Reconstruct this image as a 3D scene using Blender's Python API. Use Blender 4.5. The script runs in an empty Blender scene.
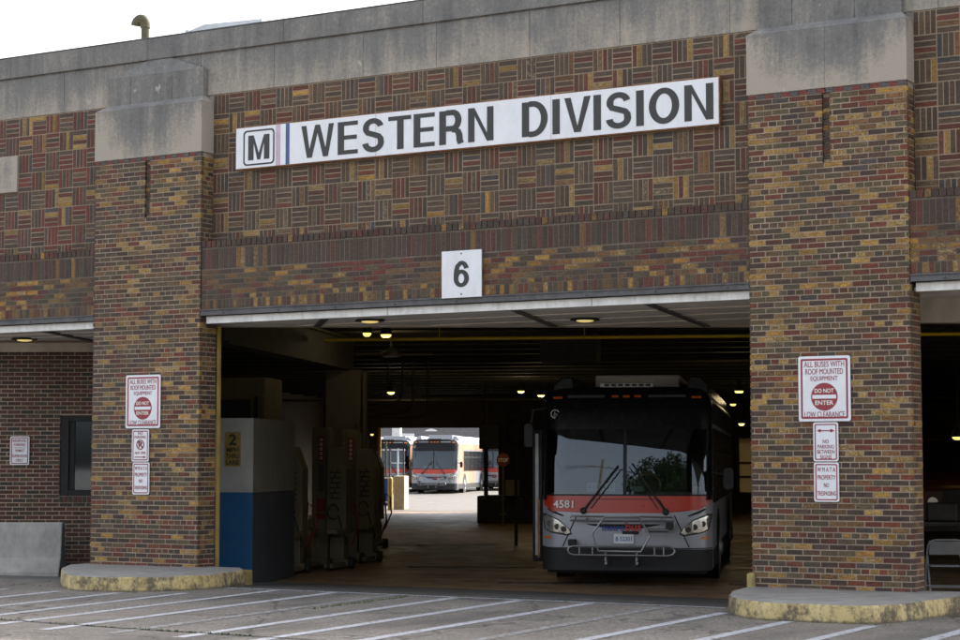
import bpy, bmesh, math, random
from mathutils import Vector, Matrix
random.seed(7)
S = bpy.context.scene
COL = S.collection
rad = math.radians
# ------------------------------------------------------------ camera numbers
F, CX, CY = 1950., 480., 320.
TH, PT = rad(30.35), rad(4.18)
CAM = Vector((0., -21.88, 1.66))
RT = Vector((math.cos(TH), math.sin(TH), 0)); FH = Vector((-math.sin(TH), math.cos(TH), 0))
FW = Vector((FH.x*math.cos(PT), FH.y*math.cos(PT), math.sin(PT)))
UP = Vector((-FH.x*math.sin(PT), -FH.y*math.sin(PT), math.cos(PT)))
def ray(px, py): return FW + RT*((px-CX)/F) + UP*((CY-py)/F)
def onY(px, py, Y):
    d = ray(px, py); return CAM + d*((Y-CAM.y)/d.y)
def onZ(px, py, z):
    d = ray(px, py); return CAM + d*((z-CAM.z)/d.z)
def atD(px, py, D):
    d = ray(px, py); return CAM + d*(D/(d.dot(FH)))
BE = TH - rad(8.75)                      # the lanes inside run at this angle to the facade
IU = Vector((math.cos(BE), math.sin(BE), 0)); IV = Vector((-math.sin(BE), math.cos(BE), 0))
def uv(u, v, z=0.): 
    p = CAM + IU*u + IV*v; return Vector((p.x, p.y, z))
def to_uv(p):
    d = p-CAM; return d.dot(IU), d.dot(IV)
FLOOR = -.2
def gz(Y):                               # height of the ground
    pts = [(-400, 0), (-1.0, 0), (3., FLOOR), (48, FLOOR), (78, -.03), (900, -.03)]
    for (a, za), (b, zb) in zip(pts, pts[1:]):
        if Y <= b: return za+(zb-za)*(Y-a)/(b-a)
    return zb
# ------------------------------------------------------------ materials
def lin(c):
    return tuple(((x/255.)/12.92 if x/255. <= .04045 else ((x/255.+.055)/1.055)**2.4) for x in c)
class NT:
    def __init__(s, m): s.t = m.node_tree; s.n = s.t.nodes; s.l = s.t.links
    def add(s, typ, **k):
        o = s.n.new(typ)
        for a, b in k.items(): setattr(o, a, b)
        return o
    def link(s, a, b): s.l.new(a, b)
def newmat(name):
    m = bpy.data.materials.new(name); m.use_nodes = True
    t = NT(m); b = t.n['Principled BSDF']; return m, t, b
def noise(t, vec, scale, detail=4, rough=.55, mapping=None):
    n = t.add('ShaderNodeTexNoise'); n.inputs['Scale'].default_value = scale
    n.inputs['Detail'].default_value = detail; n.inputs['Roughness'].default_value = rough
    if mapping:
        mp = t.add('ShaderNodeMapping'); mp.inputs['Scale'].default_value = mapping
        t.link(vec, mp.inputs['Vector']); vec = mp.outputs[0]
    t.link(vec, n.inputs['Vector']); return n.outputs['Fac']
def ramp(t, fac, stops, interp='LINEAR'):
    r = t.add('ShaderNodeValToRGB'); r.color_ramp.interpolation = interp
    e = r.color_ramp.elements
    while len(e) < len(stops): e.new(.5)
    for i, (p, c) in enumerate(stops):
        e[i].position = p; e[i].color = (c if isinstance(c, tuple) else (c, c, c))[:3]+(1,)
    t.link(fac, r.inputs['Fac']); return r.outputs['Color']
def mixc(t, fac, a, b, mode='MIX'):
    m = t.add('ShaderNodeMix', data_type='RGBA', blend_type=mode)
    for i, v in ((0, fac), (6, a), (7, b)):
        if isinstance(v, (int, float)): m.inputs[i].default_value = v
        elif isinstance(v, tuple): m.inputs[i].default_value = v[:3]+(1,)
        else: t.link(v, m.inputs[i])
    return m.outputs[2]
def math_(t, op, a, b=0., clamp=False):
    m = t.add('ShaderNodeMath', operation=op, use_clamp=clamp)
    for i, v in ((0, a), (1, b)):
        if isinstance(v, (int, float)): m.inputs[i].default_value = v
        else: t.link(v, m.inputs[i])
    return m.outputs[0]
def bump(t, b, h, strength=.3, dist=.01):
    n = t.add('ShaderNodeBump'); n.inputs['Strength'].default_value = strength
    n.inputs['Distance'].default_value = dist
    t.link(h, n.inputs['Height']); t.link(n.outputs[0], b.inputs['Normal'])
def mat(name, c, rough=.6, metal=0., var=.15, scale=6., bmp=0., bscale=60., emit=None, spec=None, grime=0.):
    m, t, b = newmat(name)
    g = t.add('ShaderNodeNewGeometry').outputs['Position']
    tc = t.add('ShaderNodeTexCoord').outputs['Object']
    f = noise(t, tc, scale, 5, .6)
    lo = tuple(x*(1-var) for x in c); hi = tuple(min(1, x*(1+var)) for x in c)
    col = ramp(t, f, [(.3, lo), (.7, hi)])
    if grime:
        g2 = noise(t, tc, scale*2.7, 6, .7, (1, 1, .35))
        gf = ramp(t, g2, [(.45, 0.), (.75, grime)])
        col = mixc(t, gf, col, (.07, .055, .04))
    t.link(col, b.inputs['Base Color'])
    b.inputs['Roughness'].default_value = rough; b.inputs['Metallic'].default_value = metal
    rr = noise(t, tc, scale*3, 3)
    r2 = t.add('ShaderNodeMapRange'); r2.inputs['To Min'].default_value = max(0, rough-.1); r2.inputs['To Max'].default_value = min(1, rough+.12)
    t.link(rr, r2.inputs['Value']); t.link(r2.outputs[0], b.inputs['Roughness'])
    if spec is not None: b.inputs['Specular IOR Level'].default_value = spec
    if bmp: bump(t, b, noise(t, tc, bscale, 5, .65), bmp, .01)
    if emit:
        b.inputs['Emission Color'].default_value = tuple(emit[:3])+(1,); b.inputs['Emission Strength'].default_value = emit[3]
    return m
M = {}
def brick_mat():
    m, t, b = newmat('brick')
    a = t.add('ShaderNodeAttribute', attribute_name='brick_color'); 
    pos = t.add('ShaderNodeTexCoord').outputs['Object']
    n1 = noise(t, pos, 46, 5, .8); n2 = noise(t, pos, 26, 4, .7, (.45, .45, 1.6))
    v = ramp(t, n1, [(.32, .28), (.5, .88), (.68, 1.45)])
    v2 = ramp(t, n2, [(.32, .55), (.6, 1.12)]); v = mixc(t, 1., v, v2, 'MULTIPLY')
    c = mixc(t, 1., a.outputs['Color'], v, 'MULTIPLY')
    spots = ramp(t, noise(t, pos, 38, 3, .5), [(.5, 0.), (.6, 1.)])   # pale and burnt blotches of the buff bricks
    k = math_(t, 'MULTIPLY', spots, a.outputs['Alpha'])
    c = mixc(t, k, c, (.36, .29, .16))
    dk = ramp(t, noise(t, pos, 47, 3, .5), [(.6, 0.), (.68, .75)])
    k2 = math_(t, 'MULTIPLY', dk, a.outputs['Alpha'])
    c = mixc(t, k2, c, (.05, .035, .025))
    soot = ramp(t, noise(t, pos, .9, 4, .6, (1, 1, .5)), [(.38, 0.), (.72, .5)])
    c = mixc(t, soot, c, (.05, .04, .032))
    t.link(c, b.inputs['Base Color']); b.inputs['Roughness'].default_value = .72
    bump(t, b, n1, .8, .012)
    return m
def mortar_mat(name, c):
    m, t, b = newmat(name)
    pos = t.add('ShaderNodeTexCoord').outputs['Object']
    f = noise(t, pos, 2.2, 6, .65)
    col = ramp(t, f, [(.3, tuple(x*.62 for x in c)), (.7, tuple(x*1.15 for x in c))])
    f2 = ramp(t, noise(t, pos, 120, 3, .6), [(.3, .8), (.7, 1.15)])
    col = mixc(t, 1., col, f2, 'MULTIPLY')
    t.link(col, b.inputs['Base Color']); b.inputs['Roughness'].default_value = .95
    bump(t, b, noise(t, pos, 150, 4, .6), .5, .006); return m
def stone_mat(name, mode):
    # limestone: pale below, soot-grey weathering with vertical rain runs above
    m, t, b = newmat(name)
    g = t.add('ShaderNodeNewGeometry'); pos = g.outputs['Position']
    sx = t.add('ShaderNodeSeparateXYZ'); t.link(pos, sx.inputs[0])
    runs = noise(t, pos, 5.5, 7, .72, (1, 1, .10)); blot = noise(t, pos, 1.6, 6, .6); fine = noise(t, pos, 22, 6, .7)
    if mode == 'parapet':
        z = t.add('ShaderNodeMapRange'); z.inputs['From Min'].default_value = 6.9; z.inputs['From Max'].default_value = 7.55
        z.inputs['To Min'].default_value = -.07; z.inputs['To Max'].default_value = .12; t.link(sx.outputs[2], z.inputs['Value']); zz = z.outputs[0]
    elif mode == 'cap':
        # bowl-shaped stain hanging from the top of each block; piers repeat every 10.26 m
        xx = math_(t, 'ADD', sx.outputs[0], 18.215+10.26*5); xx = math_(t, 'PINGPONG', xx, 5.13)
        sq = math_(t, 'MULTIPLY', xx, xx)
        zt = math_(t, 'SUBTRACT', sx.outputs[2], 6.30); zt = math_(t, 'SUBTRACT', zt, math_(t, 'MULTIPLY', sq, .55))
        zz = math_(t, 'MULTIPLY', zt, .55, ); zz = math_(t, 'MINIMUM', zz, .14)
    else:
        zz = math_(t, 'ADD', -.1, 0)
    s = math_(t, 'ADD', math_(t, 'MULTIPLY', runs, .62), math_(t, 'MULTIPLY', blot, .48))
    s = math_(t, 'ADD', s, zz); s = math_(t, 'ADD', s, math_(t, 'MULTIPLY', math_(t, 'SUBTRACT', fine, .5), .45))
    col = ramp(t, s, [(.40, (.37, .33, .275)), (.51, (.28, .258, .225)), (.62, (.19, .185, .175)), (.85, (.105, .107, .108))])
    sp = ramp(t, noise(t, pos, 60, 4, .7), [(.3, .85), (.7, 1.12)])
    col = mixc(t, 1., col, sp, 'MULTIPLY')
    chip = ramp(t, noise(t, pos, 3.7, 3, .5, (1, 1, .6)), [(.70, 0.), (.73, .8)])
    col = mixc(t, chip, col, (.42, .39, .34))
    t.link(col, b.inputs['Base Color']); b.inputs['Roughness'].default_value = .9
    bump(t, b, noise(t, pos, 35, 6, .7), .35, .01); return m
M['brick'] = brick_mat()
M['mortar'] = mortar_mat('mortar', (.38, .305, .225))
M['mortar_weave'] = mortar_mat('buff mortar', (.33, .26, .185))
M['mortar_dark'] = mortar_mat('dark mortar', (.17, .14, .11))
M['mortar_wall'] = mortar_mat('wall mortar', (.42, .33, .25))
M['parapet'] = stone_mat('parapet limestone', 'parapet'); M['cap'] = stone_mat('cap limestone', 'cap'); M['block'] = stone_mat('block limestone', 'b')
def asphalt():
    m, t, b = newmat('asphalt'); pos = t.add('ShaderNodeNewGeometry').outputs['Position']
    big = noise(t, pos, .5, 5, .6); spec = noise(t, pos, 24, 5, .85)
    c = ramp(t, big, [(.3, (.125, .112, .098)), (.7, (.20, .18, .158))])
    s = ramp(t, spec, [(.36, .4), (.5, .95), (.62, 1.8)])
    mid = ramp(t, noise(t, pos, 5, 6, .75), [(.3, .7), (.7, 1.25)]); s = mixc(t, 1., s, mid, 'MULTIPLY')
    c = mixc(t, 1., c, s, 'MULTIPLY')
    pale = ramp(t, noise(t, pos, .33, 5, .6, (1, .6, 1)), [(.52, 0.), (.66, .55)])
    c = mixc(t, pale, c, (.21, .18, .155))
    v = t.add('ShaderNodeTexVoronoi', feature='DISTANCE_TO_EDGE'); v.inputs['Scale'].default_value = .42
    wob = t.add('ShaderNodeVectorMath', operation='ADD'); nn = t.add('ShaderNodeTexNoise'); nn.inputs['Scale'].default_value = 1.3; nn.inputs['Detail'].default_value = 6
    t.link(pos, nn.inputs['Vector']); t.link(pos, wob.inputs[0]); t.link(nn.outputs['Color'], wob.inputs[1]); t.link(wob.outputs[0], v.inputs['Vector'])
    cr = ramp(t, v.outputs['Distance'], [(.0, .8), (.016, 0.)])
    oil = ramp(t, noise(t, pos, .8, 5, .65, (1, .35, 1)), [(.50, 0.), (.66, .75)]); c = mixc(t, oil, c, (.075, .068, .062))
    c = mixc(t, cr, c, (.035, .03, .027))
    t.link(c, b.inputs['Base Color']); b.inputs['Roughness'].default_value = .9
    bump(t, b, spec, .8, .012); return m
M['asphalt'] = asphalt()
def floor_mat(name, c1, c2, oil=.5, rough=.6):
    m, t, b = newmat(name); pos = t.add('ShaderNodeNewGeometry').outputs['Position']
    c = ramp(t, noise(t, pos, .7, 6, .65), [(.3, c1), (.7, c2)])
    c = mixc(t, ramp(t, noise(t, pos, 1.7, 5, .6), [(.5, 0.), (.72, oil)]), c, (.018, .015, .012))
    c = mixc(t, 1., c, ramp(t, noise(t, pos, 50, 3, .7), [(.3, .75), (.7, 1.2)]), 'MULTIPLY')
    t.link(c, b.inputs['Base Color'])
    rr = ramp(t, noise(t, pos, 2.5, 4, .6), [(.3, rough-.2), (.7, rough+.15)]); t.link(rr, b.inputs['Roughness'])
    bump(t, b, noise(t, pos, 30, 5, .6), .08, .01); return m
M['apron'] = floor_mat('apron asphalt', (.045, .043, .042), (.075, .07, .066), .3, .75)
M['floor'] = floor_mat('garage floor', (.15, .09, .046), (.29, .18, .095), .75, .6)
M['lot'] = floor_mat('lot concrete', (.065, .058, .05), (.10, .09, .077), .2, .8)
M['walk'] = floor_mat('driveway concrete', (.09, .088, .085), (.14, .135, .13), .2, .8)
def paint_worn(name, c, under, thr=.5, scale=9):
    m, t, b = newmat(name); pos = t.add('ShaderNodeNewGeometry').outputs['Position']
    f = ramp(t, noise(t, pos, scale, 6, .75), [(thr-.04, 0.), (thr+.05, 1.)])
    f2 = ramp(t, noise(t, pos, 70, 3, .7), [(.25, .72), (.6, 1.05)])
    c1 = mixc(t, 1., c, f2, 'MULTIPLY')
    col = mixc(t, f, c1, under); t.link(col, b.inputs['Base Color']); b.inputs['Roughness'].default_value = .8
    bump(t, b, noise(t, pos, 60, 4, .7), .4, .006); return m
M['stripe'] = paint_worn('worn road paint', (.40, .41, .44), (.16, .145, .13), .56, 11)
M['stripe_faded'] = paint_worn('faded road paint', (.30, .31, .33), (.15, .135, .12), .47, 12)
M['floor_paint'] = paint_worn('worn floor paint', (.22, .21, .19), (.07, .06, .05), .55)
def curb_mat():
    m, t, b = newmat('yellow curb paint'); pos = t.add('ShaderNodeNewGeometry').outputs['Position']
    g = t.add('ShaderNodeNewGeometry'); sn = t.add('ShaderNodeSeparateXYZ'); t.link(g.outputs['Normal'], sn.inputs[0])
    sp = t.add('ShaderNodeSeparateXYZ'); t.link(pos, sp.inputs[0])
    y = ramp(t, noise(t, pos, 3, 5, .6), [(.3, (.44, .34, .14)), (.7, (.60, .48, .25))])
    blk = noise(t, pos, 9, 8, .8, (1, 1, .8)); big = noise(t, pos, 1.1, 3, .5)
    k = math_(t, 'ADD', math_(t, 'MULTIPLY', blk, .7), math_(t, 'MULTIPLY', big, .5))
    kf = ramp(t, k, [(.55, 0.), (.66, .92)])
    y = mixc(t, kf, y, (.085, .07, .05))
    bot = math_(t, 'ADD', sp.outputs[2], math_(t, 'MULTIPLY', noise(t, pos, 14, 4, .6), .05)); bf = ramp(t, bot, [(.03, .8), (.06, 0.)])
    y = mixc(t, bf, y, (.07, .06, .05))
    top = ramp(t, noise(t, pos, 4, 6, .6), [(.3, (.17, .165, .155)), (.7, (.28, .27, .25))])
    tf = math_(t, 'GREATER_THAN', sn.outputs[2], .8)
    edge = math_(t, 'ADD', sp.outputs[2], math_(t, 'MULTIPLY', noise(t, pos, 12, 4, .7), .06)); ef = math_(t, 'GREATER_THAN', edge, .228)
    c = mixc(t, math_(t, 'MAXIMUM', tf, ef), y, top)
    t.link(c, b.inputs['Base Color']); b.inputs['Roughness'].default_value = .85
    bump(t, b, noise(t, pos, 28, 6, .7), .5, .012); return m
M['curb'] = curb_mat()
M['curb_old'] = mat('old yellow concrete', (.33, .26, .10), .85, 0, .3, 5, .4, 30, grime=.7)
M['white_sign'] = mat('sign enamel', (.74, .76, .80), .35, 0, .04, 3, grime=.12)
M['sign_rust'] = mat('rusted sign edge', (.22, .10, .045), .8, .2, .5, 14)
M['black_letter'] = mat('black lettering', (.022, .021, .021), .45, 0, .2, 5)
M['red_letter'] = mat('dark red lettering', (.26, .025, .04), .45, 0, .1, 5)
M['sign_purple'] = mat('faded purple stripe', (.50, .38, .48), .5)
M['sign_blue'] = mat('blue stripe', (.04, .09, .24), .5)
M['sign_yellow'] = mat('yellow sign', (.30, .20, .045), .6, grime=.6)
M['beam'] = mat('white painted steel', (.78, .78, .76), .55, 0, .15, 3, .15, 25, grime=.35)
M['angle'] = mat('grey steel angle', (.10, .10, .105), .6, .3, .3, 6, .3, 30, grime=.3)
M['soffit'] = mat('soffit panel', (.80, .78, .74), .7, 0, .12, 2, grime=.2)
M['soffit_strip'] = mat('soffit joint strip', (.68, .64, .57), .7, 0, .1, 3)
M['header'] = mat('beige header', (.50, .46, .39), .8, 0, .15, 2, grime=.3)
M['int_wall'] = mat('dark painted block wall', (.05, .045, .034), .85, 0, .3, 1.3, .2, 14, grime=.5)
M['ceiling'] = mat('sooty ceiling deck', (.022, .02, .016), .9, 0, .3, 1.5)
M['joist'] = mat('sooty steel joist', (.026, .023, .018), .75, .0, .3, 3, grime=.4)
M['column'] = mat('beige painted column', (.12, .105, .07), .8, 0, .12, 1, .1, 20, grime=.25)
M['yellow_pipe'] = mat('yellow paint', (.34, .23, .05), .6, 0, .2, 4, grime=.5)
M['gas_yellow'] = mat('gas pipe yellow', (.80, .55, .03), .45, 0, .1, 4)
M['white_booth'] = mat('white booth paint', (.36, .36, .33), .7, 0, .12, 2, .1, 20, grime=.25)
M['blue_booth'] = mat('blue booth paint', (.010, .085, .21), .55, 0, .15, 2, .1, 20, grime=.2)
M['blue_booth_shaded'] = mat('shaded blue booth side', (.03, .034, .042), .7, 0, .2, 2, grime=.2)  # blue booth paint with the shade of the side face mixed in
M['white_booth_shaded'] = mat('shaded white booth side', (.15, .14, .105), .75, 0, .15, 2, grime=.3)  # white booth paint with the shade of the side face mixed in
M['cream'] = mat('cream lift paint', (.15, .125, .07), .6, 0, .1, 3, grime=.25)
M['lift_red'] = mat('red enamel', (.17, .02, .018), .5)
M['rubber'] = mat('black rubber', (.02, .02, .02), .75, 0, .2, 8, .3, 40)
M['black'] = mat('black paint', (.014, .014, .015), .75, 0, .3, 4)
M['dark_metal'] = mat('dark metal', (.045, .043, .04), .55, .5, .3, 5, grime=.3)
M['grey_metal'] = mat('grey metal', (.22, .22, .22), .45, .7, .2, 5)
M['galv'] = mat('galvanised sheet', (.42, .44, .47), .45, .4, .15, 3)
M['pipe_green'] = mat('olive painted pipe', (.07, .065, .03), .7, 0, .4, 9, .3, 30, grime=.5)
M['concrete'] = mat('cast concrete', (.36, .35, .325), .9, 0, .2, 3, .4, 22, grime=.35)
M['sun_concrete'] = mat('buff concrete', (.42, .35, .24), .9, 0, .15, 2, .2, 20, grime=.1)
M['lamp'] = mat('lamp glow', (.9, .8, .3), .5, emit=(1, .80, .20, .42))
M['lamp_green'] = mat('greenish lamp glow', (.6, .9, .4), .5, emit=(.6, 1, .4, .6))
M['soffit_lamp'] = mat('soffit lamp glow', (.9, .8, .4), .5, emit=(1, .75, .25, .16))
M['chrome'] = mat('brushed steel tube', (.26, .26, .265), .38, 1, .1, 8)
M['bus_black'] = mat('black bus gloss', (.008, .008, .009), .25, 0, .1, 3, spec=.15)
M['bus_matte'] = mat('black bumper plastic', (.008, .008, .009), .7, 0, .2, 5)
M['bus_silver'] = mat('silver bus paint', (.30, .31, .345), .32, .2, .06, 2, grime=.15)
M['bus_red'] = mat('red bus paint', (.40, .028, .011), .3, 0, .08, 2)
M['bus_roof'] = mat('bus roof', (.55, .51, .45), .5, 0, .1, 2)
M['bus_reflection'] = mat('painted tan and pink reflection', (.40, .23, .15), .35, 0, .35, .8)  # warm light reflecting off the silver bus sides, put into the colour
M['orange_lens'] = mat('orange lens', (.62, .13, .01), .2)
M['lens'] = mat('headlight lens', (.46, .45, .42), .12, .6, .35, 30)
M['paper'] = mat('pale green card', (.38, .52, .46), .7)
M['plate'] = mat('number plate', (.62, .64, .68), .45)
M['blue_letter'] = mat('blue lettering', (.02, .06, .30), .45)
M['red_bright'] = mat('red lettering', (.50, .03, .02), .45)
M['white_letter'] = mat('white lettering', (.72, .70, .66), .5)
M['chair'] = mat('grey chair enamel', (.30, .31, .32), .4, .3, .1, 5)
M['truck_red'] = mat('red truck paint', (.09, .012, .008), .35)
M['leaf'] = mat('leaf', (.04, .06, .022), .6, 0, .45, 1.2)
M['bark'] = mat('bark', (.26, .20, .14), .9, 0, .3, 6, .5, 20)
M['weed'] = mat('weed leaf', (.07, .14, .025), .6, 0, .4, 6)
M['mansard'] = mat('grey shingle', (.11, .105, .105), .9, 0, .2, 8)
M['trim_white'] = mat('white trim', (.70, .70, .68), .5)
M['tan_wall'] = mat('tan wall', (.40, .33, .24), .8)
def glass_mat(name, tint, ior=1.55, rough=.02):
    m = bpy.data.materials.new(name); m.use_nodes = True; t = NT(m)
    t.n.clear(); o = t.add('ShaderNodeOutputMaterial')
    tr = t.add('ShaderNodeBsdfTransparent'); tr.inputs[0].default_value = tint+(1,)
    gl = t.add('ShaderNodeBsdfGlossy'); gl.inputs['Roughness'].default_value = rough; gl.inputs[0].default_value = (.72, .82, .92, 1)
    fr = t.add('ShaderNodeFresnel'); fr.inputs[0].default_value = ior
    mx = t.add('ShaderNodeMixShader'); t.link(fr.outputs[0], mx.inputs[0]); t.link(tr.outputs[0], mx.inputs[1]); t.link(gl.outputs[0], mx.inputs[2])
    t.link(mx.outputs[0], o.inputs[0]); return m
M['windshield'] = glass_mat('windshield glass', (.45, .49, .47), 1.66)
M['side_glass'] = glass_mat('tinted side glass', (.08, .09, .09), 1.7)
M['window_glass'] = glass_mat('window glass', (.12, .13, .13), 2.1, .03)
def frosted():
    m = bpy.data.materials.new('dirty translucent pane'); m.use_nodes = True; t = NT(m); t.n.clear(); o = t.add('ShaderNodeOutputMaterial')
    a = t.add('ShaderNodeBsdfTranslucent'); a.inputs[0].default_value = (.22, .18, .11, 1); b = t.add('ShaderNodeBsdfDiffuse'); b.inputs[0].default_value = (.3, .25, .18, 1)
    x = t.add('ShaderNodeMixShader'); t.link(a.outputs[0], x.inputs[1]); t.link(b.outputs[0], x.inputs[2]); t.link(x.outputs[0], o.inputs[0]); return m
M['frosted'] = frosted()
# ------------------------------------------------------------ mesh helpers
class MB:
    def __init__(s): s.v = []; s.f = []; s.c = []; s.cur = None
    def quad(s, *p):
        n = len(s.v); s.v += [tuple(q) for q in p]; s.f.append(tuple(range(n, n+len(p)))); s.c.append(s.cur)
    def obox(s, o, ax, ay, az, skip=()):
        o = Vector(o); ax = Vector(ax); ay = Vector(ay); az = Vector(az)
        if ax.cross(ay).dot(az) < 0: o = o+ax; ax = -ax
        n = len(s.v)
        for k in range(8): s.v.append(tuple(o+ax*(k & 1)+ay*((k >> 1) & 1)+az*((k >> 2) & 1)))
        for i, q in enumerate(((0, 2, 3, 1), (4, 5, 7, 6), (0, 1, 5, 4), (2, 6, 7, 3), (0, 4, 6, 2), (1, 3, 7, 5))):
            if i in skip: continue
            s.f.append(tuple(n+j for j in q)); s.c.append(s.cur)
        return s
    def box(s, x0, x1, y0, y1, z0, z1):
        return s.obox((x0, y0, z0), (x1-x0, 0, 0), (0, y1-y0, 0), (0, 0, z1-z0))
    def cbox(s, c, sx, sy, sz): return s.box(c[0]-sx/2, c[0]+sx/2, c[1]-sy/2, c[1]+sy/2, c[2]-sz/2, c[2]+sz/2)
    def ubox(s, u0, u1, v0, v1, z0, z1):
        return s.obox(uv(u0, v0, z0), IU*(u1-u0), IV*(v1-v0), (0, 0, z1-z0))
    def tube(s, pts, r, n=10, cap=True, closed=False):
        pts = [Vector(p) for p in pts]; m = len(pts); base = len(s.v); up = None
        rs = r if isinstance(r, (list, tuple)) else [r]*m
        for i, p in enumerate(pts):
            a = pts[(i-1) % m] if (i > 0 or closed) else p; b = pts[(i+1) % m] if (i < m-1 or closed) else p
            d = (b-a).normalized()
            if up is None: up = Vector((0, 0, 1)) if abs(d.z) < .9 else Vector((1, 0, 0))
            e1 = (up-d*up.dot(d)); e1 = e1.normalized() if e1.length > 1e-5 else d.orthogonal().normalized(); e2 = d.cross(e1); up = e1
            for k in range(n):
                a_ = 2*math.pi*k/n; s.v.append(tuple(p+(e1*math.cos(a_)+e2*math.sin(a_))*rs[i]))
        for i in range(m if closed else m-1):
            j = (i+1) % m
            for k in range(n):
                k2 = (k+1) % n; s.f.append((base+i*n+k, base+i*n+k2, base+j*n+k2, base+j*n+k)); s.c.append(s.cur)
        if cap and not closed:
            s.f.append(tuple(base+k for k in reversed(range(n)))); s.c.append(s.cur)
            s.f.append(tuple(base+(m-1)*n+k for k in range(n))); s.c.append(s.cur)
        return s
    def prism(s, poly, o, U, V, N, d):
        """outline poly in (U,V) at o, thickness d along N"""
        o = Vector(o); U = Vector(U); V = Vector(V); N = Vector(N); n = len(poly); b = len(s.v)
        if U.cross(V).dot(N)*d < 0: poly = poly[::-1]
        ar = sum(poly[i][0]*poly[(i+1) % n][1]-poly[(i+1) % n][0]*poly[i][1] for i in range(n))
        for a, c in poly: s.v.append(tuple(o+U*a+V*c))
        for a, c in poly: s.v.append(tuple(o+U*a+V*c+N*d))
        f0 = tuple(range(b+n-1, b-1, -1)); f1 = tuple(range(b+n, b+2*n)); s.f += [f0, f1]; s.c += [s.cur]*2
        for i in range(n):
            j = (i+1) % n; s.f.append((b+i, b+j, b+n+j, b+n+i)); s.c.append(s.cur)
        return s
    def lathe(s, o, ax, prof, n=24):
        """prof: (radius, along axis)"""
        o = Vector(o); ax = Vector(ax).normalized(); e1 = ax.orthogonal().normalized(); e2 = ax.cross(e1); b = len(s.v); m = len(prof)
        for r, h in prof:
            for k in range(n):
                a = 2*math.pi*k/n; s.v.append(tuple(o+ax*h+(e1*math.cos(a)+e2*math.sin(a))*r))
        for i in range(m-1):
            for k in range(n):
                k2 = (k+1) % n; s.f.append((b+i*n+k, b+i*n+k2, b+(i+1)*n+k2, b+(i+1)*n+k)); s.c.append(s.cur)
        s.f.append(tuple(b+k for k in reversed(range(n)))); s.f.append(tuple(b+(m-1)*n+k for k in range(n))); s.c += [s.cur]*2
        return s
    def build(s, name, m, parent=None, local=False, smooth=False, bevel=0., fix=True):
        off = Vector((0, 0, 0))
        if parent is not None and not local: off = parent['_o'] if '_o' in parent else parent.location
        off = Vector(off)
        if parent is None and not local and s.v:
            xs = [v[0] for v in s.v]; ys = [v[1] for v in s.v]; zs = [v[2] for v in s.v]
            off = Vector(((min(xs)+max(xs))/2, (min(ys)+max(ys))/2, min(zs)))
        me = bpy.data.meshes.new(name); me.from_pydata([tuple(Vector(v)-off) for v in s.v], [], s.f)
        if any(c is not None for c in s.c):
            at = me.color_attributes.new('brick_color', 'FLOAT_COLOR', 'CORNER')
            buf = []
            for p, c in zip(me.polygons, s.c): buf += list(c or (.1, .1, .1, 0))*p.loop_total
            at.data.foreach_set('color', buf)
        if fix:
            bm = bmesh.new(); bm.from_mesh(me); bmesh.ops.recalc_face_normals(bm, faces=bm.faces); bm.to_mesh(me); bm.free()
        if smooth:
            me.polygons.foreach_set('use_smooth', [True]*len(me.polygons))
            try: me.set_sharp_from_angle(angle=rad(38))
            except Exception: pass
        me.materials.append(m if not isinstance(m, str) else M[m]); me.update()
        o = bpy.data.objects.new(name, me); COL.objects.link(o)
        if bevel:
            b = o.modifiers.new('bevel', 'BEVEL'); b.width = bevel; b.segments = 2; b.limit_method = 'ANGLE'; b.angle_limit = rad(40)
        if parent is not None: o.parent = parent
        elif not local: o.location = off
        return o
def tag(o, label=None, cat=None, group=None, kind=None):
    for k, v in (('label', label), ('category', cat), ('group', group), ('kind', kind)):
        if v: o[k] = v
    return o
def empty(name, loc, rz=0., label=None, cat=None, group=None):
    o = bpy.data.objects.new(name, None); COL.objects.link(o); o.location = Vector(loc); o.rotation_euler = (0, 0, rz); o.empty_display_size = .3
    return tag(o, label, cat, group)
def kids(o): return [c for c in bpy.data.objects if c.parent == o]
def copy_tree(o, parent=None, _t=None):
    if _t is None:
        _t = {}
        for c in bpy.data.objects:
            if c.parent: _t.setdefault(c.parent.name, []).append(c)
    c = o.copy(); COL.objects.link(c); c.parent = parent
    for ch in _t.get(o.name, []): copy_tree(ch, c, _t)
    return c
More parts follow.
